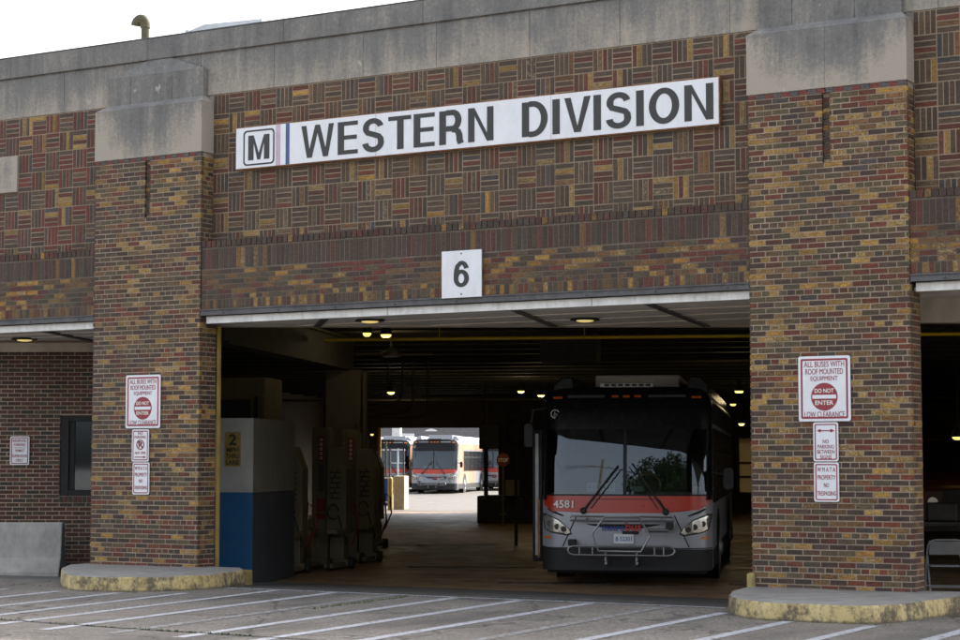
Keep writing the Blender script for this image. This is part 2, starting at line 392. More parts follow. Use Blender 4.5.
def text(s_, m, o, U, V, N, w=None, h=None, depth=.004, bold=0., parent=None, name='lettering', local=False, align='L', space=1., cap=True):
    """letters as a mesh; baseline starts at o (or is centred there), fitted to width w and cap height h"""
    cu = bpy.data.curves.new('t', 'FONT'); cu.body = s_; cu.size = 1.; cu.offset = bold; cu.extrude = 0.; cu.space_character = space; cu.resolution_u = 4
    ob = bpy.data.objects.new('t', cu); COL.objects.link(ob); bpy.context.view_layer.update()
    me = bpy.data.meshes.new_from_object(ob.evaluated_get(bpy.context.evaluated_depsgraph_get())); bpy.data.objects.remove(ob); bpy.data.curves.remove(cu)
    xs = [v.co.x for v in me.vertices]; ys = [v.co.y for v in me.vertices]; x0, x1, y0, y1 = min(xs), max(xs), min(ys), max(ys)
    if not cap: y0 = 0.; y1 = .73
    sy = h/(y1-y0) if h else None; sx = w/(x1-x0) if w else sy
    if sy is None: sy = sx
    o = Vector(o); U = Vector(U).normalized(); V = Vector(V).normalized(); N = Vector(N).normalized()
    ox = x0 if align == 'L' else (x0+x1)/2
    bm = bmesh.new(); bm.from_mesh(me)
    bmesh.ops.remove_doubles(bm, verts=bm.verts, dist=1e-5)
    ext = bmesh.ops.extrude_face_region(bm, geom=bm.faces[:])
    top = set(v for v in ext['geom'] if isinstance(v, bmesh.types.BMVert))
    off = Vector((0, 0, 0))
    if parent is not None and not local: off = Vector(parent['_o'] if '_o' in parent else parent.location)
    for v in bm.verts:
        x, y = v.co.x, v.co.y
        v.co = o+U*((x-ox)*sx)+V*((y-y0)*sy)+(N*depth if v in top else N*0)-off
    bmesh.ops.recalc_face_normals(bm, faces=bm.faces)
    bm.to_mesh(me); bm.free(); me.materials.clear(); me.materials.append(M[m]); me.name = name
    for p in me.polygons: p.use_smooth = False
    ob = bpy.data.objects.new(name, me); COL.objects.link(ob)
    if parent is not None: ob.parent = parent
    return ob
def rrect(w, h, r, n=5, cx=0., cy=0.):
    p = []
    for (sx, sy, a0) in ((1, 1, 0), (-1, 1, 90), (-1, -1, 180), (1, -1, 270)):
        for k in range(n+1):
            a = rad(a0+90*k/n); p.append((cx+sx*(w/2-r)+r*math.cos(a), cy+sy*(h/2-r)+r*math.sin(a)))
    return p
def ring_prism(mb, outer, inner, o, U, V, N, d):
    o = Vector(o); U = Vector(U); V = Vector(V); N = Vector(N); n = len(outer); b = len(mb.v)
    for lay in (0, d):
        for poly in (outer, inner):
            for a, c in poly: mb.v.append(tuple(o+U*a+V*c+N*lay))
    for i in range(n):
        j = (i+1) % n
        for q in ((b+2*n+i, b+2*n+j, b+3*n+j, b+3*n+i), (b+i, b+j, b+2*n+j, b+2*n+i), (b+n+i, b+3*n+i, b+3*n+j, b+n+j)):
            mb.f.append(q); mb.c.append(mb.cur)
X_, Z_, NY = Vector((1, 0, 0)), Vector((0, 0, 1)), Vector((0, -1, 0))
# ------------------------------------------------------------ grotesque capitals drawn as strokes (unit cap height, stroke weight t)
def arc_(cx, cz, rx, rz, a0, a1, n=14): return [(cx+rx*math.cos(rad(a0+(a1-a0)*i/n)), cz+rz*math.sin(rad(a0+(a1-a0)*i/n))) for i in range(n+1)]
def glyph(ch, t=.15):
    """outlines (convex or simple polygons) and ribbons for one letter, and its width"""
    h = t/2; P = []; R = []
    box_ = lambda x0, x1, z0, z1: P.append([(x0, z0), (x1, z0), (x1, z1), (x0, z1)])
    if ch == 'I': box_(0, t, 0, 1); w = t
    elif ch == 'E': box_(0, t, 0, 1); box_(t, .60, 0, .125); box_(t, .57, .45, .575); box_(t, .60, .875, 1); w = .61
    elif ch == 'T': box_(.255, .255+t, 0, .875); box_(0, .66, .875, 1); w = .66
    elif ch == 'N': w = .70; box_(0, t*.93, 0, 1); box_(w-t*.93, w, 0, 1); P.append([(t*.93, 1), (t*.93, .77), (w-t*.93, 0), (w-t*.93, .23)])
    elif ch == 'M': w = .82; box_(0, t*.9, 0, 1); box_(w-t*.9, w, 0, 1); P.append([(t*.9, 1), (t*.9, .72), (w/2-.055, 0), (w/2, 0), (w/2, .26)]); P.append([(w-t*.9, 1), (w/2, .26), (w/2, 0), (w/2+.055, 0), (w-t*.9, .72)])
    elif ch == 'V': w = .68; m = w/2; P.append([(0, 1), (.165, 1), (m, .17), (m, 0), (m-.085, 0)]); P.append([(w, 1), (m+.085, 0), (m, 0), (m, .17), (w-.165, 1)])
    elif ch == 'W':
        w = .99; a, m, b = .25, .495, .74; s = .15
        P.append([(0, 1), (s, 1), (a, .26), (a+.0, 0), (a-.075, 0)]); P.append([(a, .26), (m-.07, 1), (m, 1), (m, .76), (a+.075, 0), (a, 0)])
        P.append([(w, 1), (b+.075, 0), (b, 0), (b, .26), (w-s, 1)]); P.append([(b, .26), (b, 0), (b-.075, 0), (m, .76), (m, 1), (m+.07, 1)])
    elif ch == 'O': w = .76; R.append((arc_(w/2, .5, w/2-h, .5+.012-h*.93, 0, 360, 40), True))
    elif ch == 'D': w = .69; box_(0, t, 0, 1); R.append(([(t, 1-.0625), (.28, 1-.0625)]+arc_(.29, .5, w-.29-h, .4375, 90, -90, 18)+[(.28, .0625), (t, .0625)], False))
    elif ch == 'R': w = .69; box_(0, t, 0, 1); R.append(([(t, .9375), (.38, .9375)]+arc_(.38, .70, w-.06-.38-h, .2375, 90, -90, 14)+[(.38, .4625), (t, .4625)], False)); R.append(([(.36, .42), (.45, .42), (.53, .36), (.565, .25), (.575, .10), (.61, 0)], False))
    elif ch == 'S':
        w = .65; R.append((arc_(w/2, .735, w/2-h-.015, .20, 8, 180, 12)+[(h+.02, .67), (.16, .585), (.325, .525), (.49, .46), (w-h-.01, .38)]+arc_(w/2, .265, w/2-h, .20, -2, -180, 14), False))
    elif ch == '6':
        w = .56; R.append((arc_(w/2, .33, w/2-h, .265, 0, 360, 28), True)); R.append((arc_(w/2+.01, .52, w/2-h+.01, .42, 28, 100, 8)+[(.14, .80), (h+.01, .60), (h, .40)], False))
    else: w = .3
    return P, R, w
def lettering(s_, m, o, U, V, N, h, w=None, t=.15, gap=.115, depth=.004, parent=None):
    o = Vector(o); off = Vector(parent.location) if parent else Vector(); x = 0; mb = MB(); pos = []
    for c in s_:
        P, R, gw = glyph(c, t); pos.append((x, P, R)); x += gw+(gap-.045 if c in 'VT' else gap)
    tot = x-gap; sx = (w/tot) if w else h
    k = 0
    for x0, P, R in pos:
        for poly in P: mb.prism([((x0+a)*sx, b*h) for a, b in poly], o, U, V, N, depth+.0002*(k % 3)); k += 1
        for pts, closed in R:
            n = len(pts)-(1 if closed else 0); L_, R_ = [], []
            for i in range(n):
                a = pts[(i-1) % n] if (closed or i) else pts[0]; b = pts[(i+1) % n] if (closed or i < n-1) else pts[n-1]
                d = Vector((b[0]-a[0], b[1]-a[1], 0)).normalized(); tt = t/2*(.93-.08*abs(d.x)); q = (-d.y*tt, d.x*tt)
                L_.append((pts[i][0]+q[0], pts[i][1]+q[1])); R_.append((pts[i][0]-q[0], pts[i][1]-q[1]))
            cnt = n if closed else n-1; dd = depth+.0001+.0002*(k % 3); k += 1
            A = [[tuple(o+U*((x0+p[0])*sx)+V*(p[1]*h)+N*l) for p in lst] for l in (0, dd) for lst in (L_, R_)]
            for i in range(cnt):
                j = (i+1) % n; mb.quad(A[2][i], A[3][i], A[3][j], A[2][j]); mb.quad(A[0][i], A[2][i], A[2][j], A[0][j]); mb.quad(A[1][i], A[1][j], A[3][j], A[3][i])
    ob = mb.build('lettering', m, parent, fix=False); return ob
# ------------------------------------------------------------ bricks laid one by one
def C_(r, g, b, mot=0.): 
    l = lin((r, g, b)); return (l[0]*1.12, l[1]*1.12, l[2]*1.12, mot)
PAL = {
 'pier': [(.14, C_(180, 140, 70, .9)), (.18, C_(132, 96, 58, .3)), (.24, C_(102, 87, 62, .1)), (.25, C_(90, 66, 54, 0)), (.17, C_(118, 62, 42, 0)), (.02, C_(84, 76, 72, 0))],
 'pier_low': [(.09, C_(176, 130, 60, .9)), (.14, C_(128, 90, 52, .2)), (.19, C_(92, 78, 60, 0)), (.34, C_(82, 60, 52, 0)), (.22, C_(122, 62, 40, 0)), (.02, C_(80, 72, 70, 0))],
 'weave': [(.07, C_(176, 136, 66, .8)), (.07, C_(124, 86, 50, .3)), (.50, C_(96, 76, 62, 0)), (.21, C_(114, 60, 42, 0)), (.04, C_(82, 78, 80, 0)), (.09, C_(110, 86, 66, .5))],
 'weave_red': [(.09, C_(176, 136, 62, .8)), (.38, C_(116, 56, 46, 0)), (.41, C_(94, 76, 66, 0)), (.04, C_(80, 76, 80, 0)), (.08, C_(106, 82, 64, .3))],
 'dark': [(.07, C_(150, 110, 52, .8)), (.60, C_(84, 66, 56, 0)), (.22, C_(102, 56, 46, 0)), (.11, C_(76, 68, 64, 0))],
 'band': [(.18, C_(172, 128, 56, .8)), (.18, C_(128, 90, 50, .2)), (.24, C_(94, 80, 60, .1)), (.26, C_(86, 64, 54, 0)), (.14, C_(116, 58, 44, 0))],
 'wall': [(.62, C_(100, 60, 50, 0)), (.18, C_(64, 60, 60, 0)), (.20, C_(92, 78, 60, 0))],
}
def tone(k, z=9.):
    r = random.random(); a = 0
    if k == 'pier' and random.random() < .75*(1-min(1, max(0, (z-.4)/3.4))): k = 'pier_low'
    for w, c in PAL[k]:
        a += w
        if r <= a: break
    j = random.uniform(.62, 1.2)*.78; h = random.uniform(-.06, .06)
    return (c[0]*j*(1+h)*1.02, c[1]*j, c[2]*j*(1-h)*.90, c[3]*random.choice((0, .4, 1)))
def brick(mb, O, U, N, u0, u1, z0, z1, pal, d=.004, back=.03, c=None):
    """one brick standing d proud of the mortar face through O; N points out of the wall"""
    mb.cur = c or tone(pal, z0); d = d+random.uniform(-.0025, .0025)
    ju = random.uniform(-.0015, .0015); jz = random.uniform(-.001, .001)
    mb.obox(O+U*(u0+ju)+Z_*(z0+jz)-N*back, U*(u1-u0), N*(d+back), Z_*(z1-z0))
JT = .0138
def courses(mb, O, U, N, W, z0, rows, pitch, pal, header=6, first=3, holes=(), back=.03, joint=JT, stretch=.2145, phase=0.):
    for r in range(rows):
        za = z0+r*pitch; zb = za+pitch-joint; hd = header and (r % header == first)
        L = stretch/2 if hd else stretch
        off = (L/2 if (r % 2) else 0.)+phase
        u = -off
        while u < W-.005:
            a, b = max(u, 0), min(u+L-joint, W)
            if u+L > W-.02: b = W
            if b-a > .02:
                segs = [(a, b)]
                for h in holes:
                    if za < h[3] and zb > h[2]:
                        ns = []
                        for s0, s1 in segs:
                            if s1 <= h[0] or s0 >= h[1]: ns.append((s0, s1)); continue
                            if h[0]-s0 > .02: ns.append((s0, h[0]))
                            if s1-h[1] > .02: ns.append((h[1], s1))
                        segs = ns
                for s0, s1 in segs: brick(mb, O, U, N, s0, s1, za, zb, pal, back=back)
            u += L
def soldiers(mb, O, U, N, W, z0, z1, pal, pitch=.0705, joint=JT):
    n = max(1, round(W/pitch)); p = W/n
    for i in range(n): brick(mb, O, U, N, i*p+joint*.5, (i+1)*p-joint*.5, z0, z1, pal)
def weave(mb, O, U, N, W, ztop, zbot, pal, ncol, half=False, skip=None, flip=0):
    """basket weave: blocks of four bricks turned by a quarter from one to the next"""
    mh = .2838; j = .0165; cols = []
    if half: cw = W/(ncol+.5); cols = [(0, cw/2)]+[(cw/2+i*cw, cw/2+(i+1)*cw) for i in range(ncol)]
    else: cw = W/ncol; cols = [(i*cw, (i+1)*cw) for i in range(ncol)]
    r = 0; z = ztop
    while z > zbot+.02:
        z0 = max(z-mh, zbot); h = z-z0; ish = h < mh*.8
        for c, (a, b) in enumerate(cols):
            if skip and a < skip[1]-.02 and b > skip[0]+.02 and z0 < skip[3]-.02 and z > skip[2]+.02: continue
            w = b-a; vert = (r+c+flip) % 2 == 0
            if vert:
                n = 4 if w > .2 else 2
                for k in range(n): brick(mb, O, U, N, a+k*w/n+j/2, a+(k+1)*w/n-j/2, z0+j/2, z-j/2, pal, d=.006)
            else:
                n = 2 if ish else 4
                for k in range(n): brick(mb, O, U, N, a+j/2, b-j/2, z0+k*h/n+j/2, z0+(k+1)*h/n-j/2, pal, d=.006)
        z = z0; r += 1
# ------------------------------------------------------------ the bus garage
PITCH = 10.26; PW = 1.97; PX0 = -8.94
PIERS = [PX0+PITCH*k for k in (-2, -1, 0, 1)]
G = empty('bus_garage', (-13.1, .2, 0), 0, 'two-tone brick bus garage with limestone parapet, brick piers and open vehicle bays', 'bus garage')
XL, XR = PIERS[0]-1.4, PIERS[-1]+PW+1.4
PF, PB = -.26, .13
ZP0 = .18
for i, x in enumerate(PIERS):
    mb = MB(); mb.cur = (.27, .225, .185, 0)
    slot = (PW/2-.045, PW/2+.045, 5.22, 6.2)
    core = MB(); 
    core.box(x+.012, x+PW-.012, PF+.055, PB, -.1, 6.06)
    core.box(x+.012, x+PW/2-.05, PF+.012, PF+.055, -.1, 6.06); core.box(x+PW/2+.05, x+PW-.012, PF+.012, PF+.055, -.1, 6.06); core.box(x+PW/2-.05, x+PW/2+.05, PF+.012, PF+.055, -.1, 5.17)
    pr = core.build('pier_core', 'mortar', G)
    rows = 86; pit = (6.0-ZP0)/rows
    O = Vector((x, PF+.012, 0))
    courses(mb, O, X_, NY, PW, ZP0, rows, pit, 'pier', holes=[slot], back=.05)
    # bricks at the bottom of the slot
    for r in range(11):
        z = 5.22+r*pit; mb.cur = tone('dark'); mb.box(x+PW/2-.042, x+PW/2+.042, PF+.035, PF+.06, z, z+pit-JT)
    # toothed course under the stone
    nn = 18; p = PW/nn
    for k in range(nn):
        hi = k % 2 == 1
        if abs((k+.5)*p-PW/2) < .03: continue
        c = C_(86, 82, 80) if hi else C_(118, 58, 50)
        brick(mb, O, X_, NY, k*p+.004, (k+1)*p-.004, 6.0, 6.0+(.085 if hi else .05), 'pier', c=(c[0], c[1], c[2], 0), d=.006 if not hi else .012)
    # right and left flanks
    for side, sx in ((1, x+PW-.012), (-1, x+.012)):
        courses(mb, Vector((sx, PF+.065, 0)), Vector((0, 1, 0)), Vector((side, 0, 0)), PB-PF-.065, ZP0, rows, pit, 'pier', phase=.11, header=6)
    bl = MB(); bl.cur = tone('pier')
    o = mb.build('pier_brickwork', 'brick', pr if False else G, fix=False)
    # stone cap: block, weathered slope, upper block, hipped top
    cp = MB(); cxm = x+PW/2; cp.box(x-.002, x+PW+.002, .013, .2, 6.05, 6.906)
    cp.box(x-.004, cxm-.0015, PF-.006, .06, 6.06, 6.785); cp.box(cxm+.0015, x+PW+.004, PF-.006, .06, 6.06, 6.785)
    cp.box(x+.01, x+PW-.01, PF+.01, -.001, 6.07, 6.78)
    a0 = [(x-.004, PF-.006), (x+PW+.004, PF-.006), (x+PW+.004, .05), (x-.004, .05)]; a1 = [(x+.10, PF+.15), (x+PW-.10, PF+.15), (x+PW-.10, .0), (x+.10, .0)]
    for k in range(4):
        k2 = (k+1) % 4; cp.quad((*a0[k], 6.787), (*a0[k2], 6.787), (*a1[k2], 6.89), (*a1[k], 6.89))
    for q0, q1 in ((.10, .52), (.526, 1.30), (1.306, PW-.10)): cp.box(x+q0, x+q1, PF+.15, .0, 6.89, 7.29)
    xa, xb, ym = x+.10, x+PW-.10, PF+.15
    A, B, Cc, D = (xa, ym, 7.292), (xb, ym, 7.292), (xb, 0, 7.292), (xa, 0, 7.292); P1, P2 = (cxm-.12, -.004, 7.56), (cxm+.12, -.004, 7.56)
    cp.quad(A, B, P2, P1); cp.quad(B, Cc, P2); cp.quad(D, A, P1); cp.quad(Cc, D, P1, P2)
    cp.build('pier_cap', 'cap', G, fix=True)
# walls between the piers
SIDES = [(XL, PIERS[0])]+[(PIERS[k]+PW, PIERS[k+1]) for k in range(3)]+[(PIERS[3]+PW, XR)]
for i, (a, b) in enumerate(SIDES):
    W = b-a; back = MB(); back.box(a, b, 0.012, .36, 4.6, 6.905); back.build('weave_mortar', 'mortar_weave', G)
    bd = MB(); bd.box(a+.001, b-.001, -.228, .36, 3.80, 4.762); bd.build('band_mortar', 'mortar_dark', G)
    mb = MB(); O = Vector((a, .012, 0)); n = max(2, round(W/.2763))
    skip = None
    if i == 1:
        O2 = Vector((b, .012, 0)); skip = (-99, -1)
        # counted from the pier leftwards, starting with a half column
        weave(mb, O2, Vector((-1, 0, 0)), NY, W, 6.90, 4.772, 'weave_red', n, half=True, skip=(1.80-.02, 3.2, 5.765, 6.332), flip=0)
        sb = MB(); cw_ = W/(n+.5); sb.box(b-cw_*11.5+.006, b-cw_*6.5-.006, -.02, .1, 5.77, 6.328); sb.build('stone_block', 'block', G, bevel=.006)
        # shift the half column next to the pier is done by the count above
    else:
        weave(mb, O, X_, NY, W, 6.90, 4.772, 'weave', n)
    mb.build('weave_brickwork', 'brick', G, fix=False)
    mb = MB(); O = Vector((a+.002, -.228, 0)); W2 = W-.004
    soldiers(mb, O+NY*.014, X_, NY, W2, 4.683, 4.772, 'dark', pitch=.088)
    soldiers(mb, O, X_, NY, W2, 4.376, 4.655, 'dark', pitch=.076)
    courses(mb, O, X_, NY, W2, 3.947, 6, .0705, 'band', header=6, first=0)
    soldiers(mb, O, X_, NY, W2, 3.815, 3.936, 'band', pitch=.0705)
    mb.build('band_brickwork', 'brick', G, fix=False)
    an = MB(); an.box(a-.0+.004, b-.004, -.262, -.02, 3.79, 3.806); an.box(a+.004, b-.004, -.245, -.228, 3.722, 3.79)
    k = a+.4
    while k < b-.2:
        an.lathe((k, -.245, 3.752), (0, -1, 0), [(.014, 0), (.014, .01), (.006, .014)], 8); k += .95
    an.build('lintel_angle', 'angle', G)
    be = MB(); x = a+.035
    while x < b-.03:                              # white steel face, in lengths
        e = min(x+3.05, b-.02); be.box(x, e-.006, -.16, -.10, 3.612, 3.716); x = e
    be.build('white_beam', 'beam', G, bevel=.006)
# parapet: stone courses with open joints, projecting coping
pb = MB(); x = XL; k = 0
while x < XR:
    w = [1.18, 1.42, 1.3, 1.5][k % 4]; e = min(x+w, XR); pb.box(x, e-.007, 0., .3, 6.908, 7.512); x = e; k += 1
pb.box(XL+.01, XR-.01, .008, .29, 6.91, 7.6); pb.build('parapet_wall', 'parapet', G, bevel=.004)
pc = MB(); x = XL-.02; k = 0
while x < XR:
    w = [2.3, 2.7, 2.45][k % 3]; e = min(x+w, XR+.02); pc.box(x, e-.002, -.035, .36, 7.53, 7.845); x = e; k += 1
pc.box(XL, XR, -.02, .34, 7.55, 7.84)
pc.build('coping', 'parapet', G, bevel=.008)
fl = MB(); fl.box(XL-.03, XR+.03, -.04, .37, 7.847, 7.862); fl.build('coping_flashing', 'angle', G)
# ------- inside line of the bays
A_ = atD(747, 326.5, 28.1); B_ = atD(225, 326.5, 28.1)
hl = Vector((B_.x, B_.y, 0)); hr = Vector((A_.x, A_.y, 0)); hr = hr+RT*2.0     # header line of the main bay, ends behind the right pier
hn = RT.cross(Z_)                                                          # towards the street
def wallq(mb, p, q, z0, z1, t=.2):
    p = Vector((p[0], p[1], 0)); q = Vector((q[0], q[1], 0)); d = (q-p); n = d.cross(Z_).normalized()
    mb.obox(p+Z_*z0, d, -n*t, Z_*(z1-z0))
hd = MB(); wallq(hd, hl-RT*.3, hr, 3.62, 4.45, .25); hd.build('door_header', 'header', G)
# recessed wall of the left bay
r0 = atD(-170, 343, 31.5); r1 = atD(214, 343, 31.5); r0.z = r1.z = 0
rz0, rz1 = -.2, 3.44
wn = -RT.cross(Z_)*-1
rw = MB(); Wd = (r1-r0).length
wx0 = (atD(60, 430, 31.5)-r0).dot(RT); wx1 = wx0+1.12; wz0, wz1 = 1.12, 2.42
for (a, b, c, d) in ((0, wx0, rz0, 4.45), (wx1, Wd, rz0, 4.45), (wx0, wx1, rz0, wz0), (wx0, wx1, wz1, 4.45)):
    rw.obox(r0+RT*a+Z_*c+hn*-.012, RT*(b-a), hn*-.22, Z_*(d-c))
rw.build('recess_wall', 'mortar_wall', G)
mb = MB(); courses(mb, r0-hn*.012, RT, hn, Wd, rz0, 54, .0678, 'wall', header=0, holes=[(wx0-.0, wx1, wz0-.10, wz1)])
soldiers(mb, r0-hn*.012+RT*wx0+hn*.01, RT, hn, wx1-wx0, wz0-.10, wz0-.005, 'wall', pitch=.075)
mb.build('recess_brickwork', 'brick', G, fix=False)
h2 = MB(); h2.obox(r0+hn*.06+Z_*3.44, RT*Wd, hn*-.06, Z_*.15); h2.build('recess_header', 'header', G)
wf = MB(); o = r0-hn*.10; fw = .14
for (a, b, c, d) in ((wx0, wx0+fw, wz0, wz1), (wx1-fw, wx1, wz0, wz1), (wx0+fw, wx1-fw, wz0, wz0+fw*.7), (wx0+fw, wx1-fw, wz1-fw*.7, wz1)):
    wf.obox(o+RT*a+Z_*c, RT*(b-a), hn*.075, Z_*(d-c))
for (a, b, c, d) in ((wx0+fw, wx0+fw+.09, wz0+.1, wz1-.1), (wx1-fw-.04, wx1-fw, wz0+.1, wz1-.1)):
    wf.obox(o+RT*a+Z_*c, RT*(b-a), hn*.045, Z_*(d-c))
wn_ = wf.build('window', 'black', G, bevel=.004)
gl = MB(); gl.obox(o+RT*(wx0+fw+.09)+Z_*(wz0+.1)+hn*.01, RT*(wx1-wx0-2*fw-.13), hn*.008, Z_*(wz1-wz0-.2)); 
gp = gl.build('glass', 'window_glass', None); gp.parent = wn_; gp.matrix_parent_inverse = Matrix(); gp.location = gp.location-G.location
# side wall from the recess to the main bay, behind the left pier
sw = MB(); wallq(sw, hl-RT*.25+Vector((0, -.02, 0)), r1, FLOOR, 4.45, .15); sw.build('return_wall', 'int_wall', G)
# right bay header, just behind the lintel
q0 = atD(905, 310, 23.4); q1 = q0+RT*9.5
rh = MB(); wallq(rh, q0, q1, 3.34, 4.45, .2); rh.build('door_header', 'header', G)
# soffits
so = MB(); zs = 3.63
def poly(mb, pts, z, t=.03):
    mb.prism([(p[0], p[1]) for p in pts], (0, 0, z), X_, Vector((0, 1, 0)), Z_, t)
poly(so, [(PIERS[1]+PW, -.1), (PIERS[2], -.1), (PIERS[2], A_.y+.9), (hr.x, hr.y), (hl.x-.1, hl.y+.02)], zs)
poly(so, [(PIERS[0]+PW, -.1), (PIERS[1], -.1), (PIERS[1]+.9, .13), (hl.x-.15, hl.y-.02), (r1.x, r1.y), (r0.x, r0.y), (r0.x-1.5, r0.y)], zs)
poly(so, [(PIERS[2]+PW, -.1), (PIERS[3], -.1), (q1.x, q1.y), (q0.x, q0.y)], zs)
so.build('soffit', 'soffit', G)
def hseg(mb, p, q, z, w, t):
    p = Vector(p); q = Vector(q); d = (q-p).normalized(); n = Z_.cross(d)*w; mb.obox(p-n/2+Z_*(z-t), q-p, n, Z_*t)
def back_y(x, left):                       # line of the inner header at x
    p, q = (r0, r1) if left else (hl, hr); return p.y+(q.y-p.y)*(x-p.x)/(q.x-p.x)
for x, lf in ((-15.2, 0), (-12.25, 0), (-10.35, 0), (-20.3, 1), (-22.6, 1), (-24.6, 1)):
    xe = x-1.0; ye = back_y(xe, lf)-.06
    if ye > .2: sr = MB(); hseg(sr, (x, -.09, 0), (xe, ye, 0), 3.628, .10, .022); sr.build('soffit_rib', 'angle', G)
sl_m = (hr.y-hl.y)/(hr.x-hl.x)
for Yk in (.95, 1.9, 2.9):
    st = MB(); hseg(st, (hl.x+(Yk-hl.y)/sl_m+.25, Yk, 0), (PIERS[2]-.02, Yk, 0), 3.629, .05, .012); st.build('soffit_strip', 'soffit_strip', G)
for Yk in (.5, 1.1):
    st = MB(); hseg(st, (r0.x+(Yk-r0.y)/sl_m+.5, Yk, 0), (PIERS[1]-.02, Yk, 0), 3.629, .05, .012); st.build('soffit_strip', 'soffit_strip', G)
for px, py in ((585, 320.5), (370, 321.5), (24.5, 340.)):
    c = onZ(px, py, 3.6)
    e = empty('soffit_light', c, 0, 'round recessed light in the soffit, '+{585: 'above the near bus', 370: 'above the lifts and left of the near bus', 24.5: 'over the left brick recess'}[px], 'ceiling light', 'round lights in the soffits')
    m_ = MB(); m_.lathe(c, (0, 0, 1), [(.20, 0), (.21, .012), (.19, .028)], 28); m_.build('ring', 'dark_metal', e)
    m_ = MB(); m_.lathe(c-Z_*.022, (0, 0, 1), [(.06, 0), (.11, .010), (.12, .022)], 24); m_.build('lens', 'soffit_lamp', e)
# interior shell
BVD = 73.; ULW, URW = -17.3, 14.
def slabpoly(pts, z0, z1, name, m):
    mb = MB(); mb.prism([(p.x, p.y) for p in pts], (0, 0, z0), X_, Vector((0, 1, 0)), Z_, z1-z0); return mb.build(name, m, G)
rp = [Vector((XL, .36, 0)), Vector((XR, .36, 0)), uv(URW, 40), uv(URW, BVD+.3), uv(ULW-.3, BVD+.3), uv(ULW-.3, 36), Vector((XL, 2.5, 0))]
slabpoly(rp, 4.45, 4.6, 'ceiling_deck', 'ceiling'); slabpoly(rp, 7.2, 7.3, 'roof', 'concrete')
iw = MB(); iw.ubox(ULW-.3, ULW, 31.8, BVD, FLOOR-.2, 4.45); iw.build('side_wall', 'int_wall', G)
iw = MB(); iw.ubox(URW, URW+.3, 30, BVD, FLOOR-.2, 4.45); iw.build('side_wall', 'int_wall', G)
ob = MB()   # outer shell above the ceiling
for p, q in zip(rp, rp[1:]+rp[:1]):
    if p.y < .4 and q.y < .4: continue
    wallq(ob, p, q, 4.6, 7.2, -.2)
wallq(ob, rp[0], rp[-1], -.3, 4.6, .2); wallq(ob, rp[-1], uv(ULW-.3, 32), -.3, 4.6, .2)
ob.build('outer_wall', 'mortar_wall', G)
OPEN = (-15.15, -10.45)
bw = MB()
for u0, u1, z0, z1 in ((ULW, OPEN[0], -.4, 4.45), (OPEN[0], OPEN[1], 2.97, 4.45), (OPEN[1], -1.6, -.4, 4.45), (-1.6, 3.2, 2.62, 4.45), (-1.6, 3.2, -.4, .5), (3.2, URW, -.4, 4.45)):
    bw.ubox(u0, u1, BVD, BVD+.3, z0, z1)
bw.build('back_wall', 'int_wall', G)
for u in (OPEN[0]-.02, OPEN[1]+.02-.10): fr = MB(); fr.ubox(u, u+.12, BVD-.06, BVD-.002, -.2, 3.0); fr.build('door_frame', 'yellow_pipe', G)
wi = MB()
for u in (-1.6, -.4, .8, 2.0, 3.1): wi.ubox(u, u+.08, BVD+.05, BVD+.12, .5, 2.62)
for z in (.5, 1.1, 1.62, 2.56): wi.ubox(-1.6, 3.2, BVD+.04, BVD+.13, z, z+.06)
wi2 = wi.build('window', 'dark_metal', G)
wi = MB(); wi.ubox(-1.6, 3.2, BVD+.09, BVD+.10, .5, 2.62); wi.build('window_pane', M['frosted'], G)
# joists and beams
jo = MB(); v = 30.
while v < BVD:
    u0, u1 = (ULW, URW); 
    if v < 36: u0, u1 = (-9.0, URW if v > 33 else 1.5)
    jo.ubox(u0, u1, v, v+.16, 4.12, 4.45); jo.ubox(u0, u1, v-.06, v+.22, 4.09, 4.12); v += 1.9
jo.build('ceiling_joist', 'joist', G)
for u in (-8.4, 1.1, 10.):
    bm_ = MB(); v0 = 28.6 if u < 0 else 29
    if u > 5: v0 = 33
    v1 = 37.7 if u < 0 else BVD
    bm_.ubox(u-.06, u+.06, v0, v1, 3.50, 4.09); bm_.ubox(u-.16, u+.16, v0, v1, 3.46, 3.50); bm_.ubox(u-.16, u+.16, v0, v1, 4.05, 4.09)
    bm_.build('ceiling_beam', 'joist', G)
    for v in ((37.1,) if u < 0 else (36, 46, 57, 67)):
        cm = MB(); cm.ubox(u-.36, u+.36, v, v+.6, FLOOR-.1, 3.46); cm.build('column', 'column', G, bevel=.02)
p = MB(); p.tube([uv(-7.95, 36.95, FLOOR), uv(-7.95, 36.95, 3.4)], .035, 8); p.tube([uv(-8.05, 36.9, .9), uv(-8.05, 36.9, 2.6)], .02, 8)
p.build('conduit', 'column', G)
# long yellow gas pipe under the joists
p = MB(); p.tube([uv(-8.1, 34.2, 3.86), uv(-1.2, 34.2, 3.86), uv(4.0, 34.2, 3.86)], .032, 10)
for u in (-6, -3.4, -.5, 2.2): p.tube([uv(u, 34.2, 3.86), uv(u, 34.2, 4.12)], .008, 6)
p.build('gas_pipe', 'gas_yellow', G, smooth=True)
p = MB()
for (a, b, z, r) in ((-8.1, 8, 3.2, .015), (-8.1, 8, 3.75, .02), (-15, 6, 3.35, .03)):
    v = {3.2: 44, 3.75: 39, 3.35: 52}[z]; p.tube([uv(a, v, z), uv(b, v, z)], r, 8)
p.build('pipe', 'joist', G, smooth=True)
p = MB(); d0 = atD(388, 392, 46); u0, v0 = to_uv(d0)
for k, (dx, zb) in enumerate(((0, 3.2), (.35, 3.02), (.6, 2.8), (.95, 2.7))):
    p.tube([uv(u0+dx, v0, 4.1), uv(u0+dx, v0, zb+.3), uv(u0+dx-.08, v0, zb+.1), uv(u0+dx-.3, v0, zb), uv(u0+dx-1.6, v0, zb)], .025, 8)
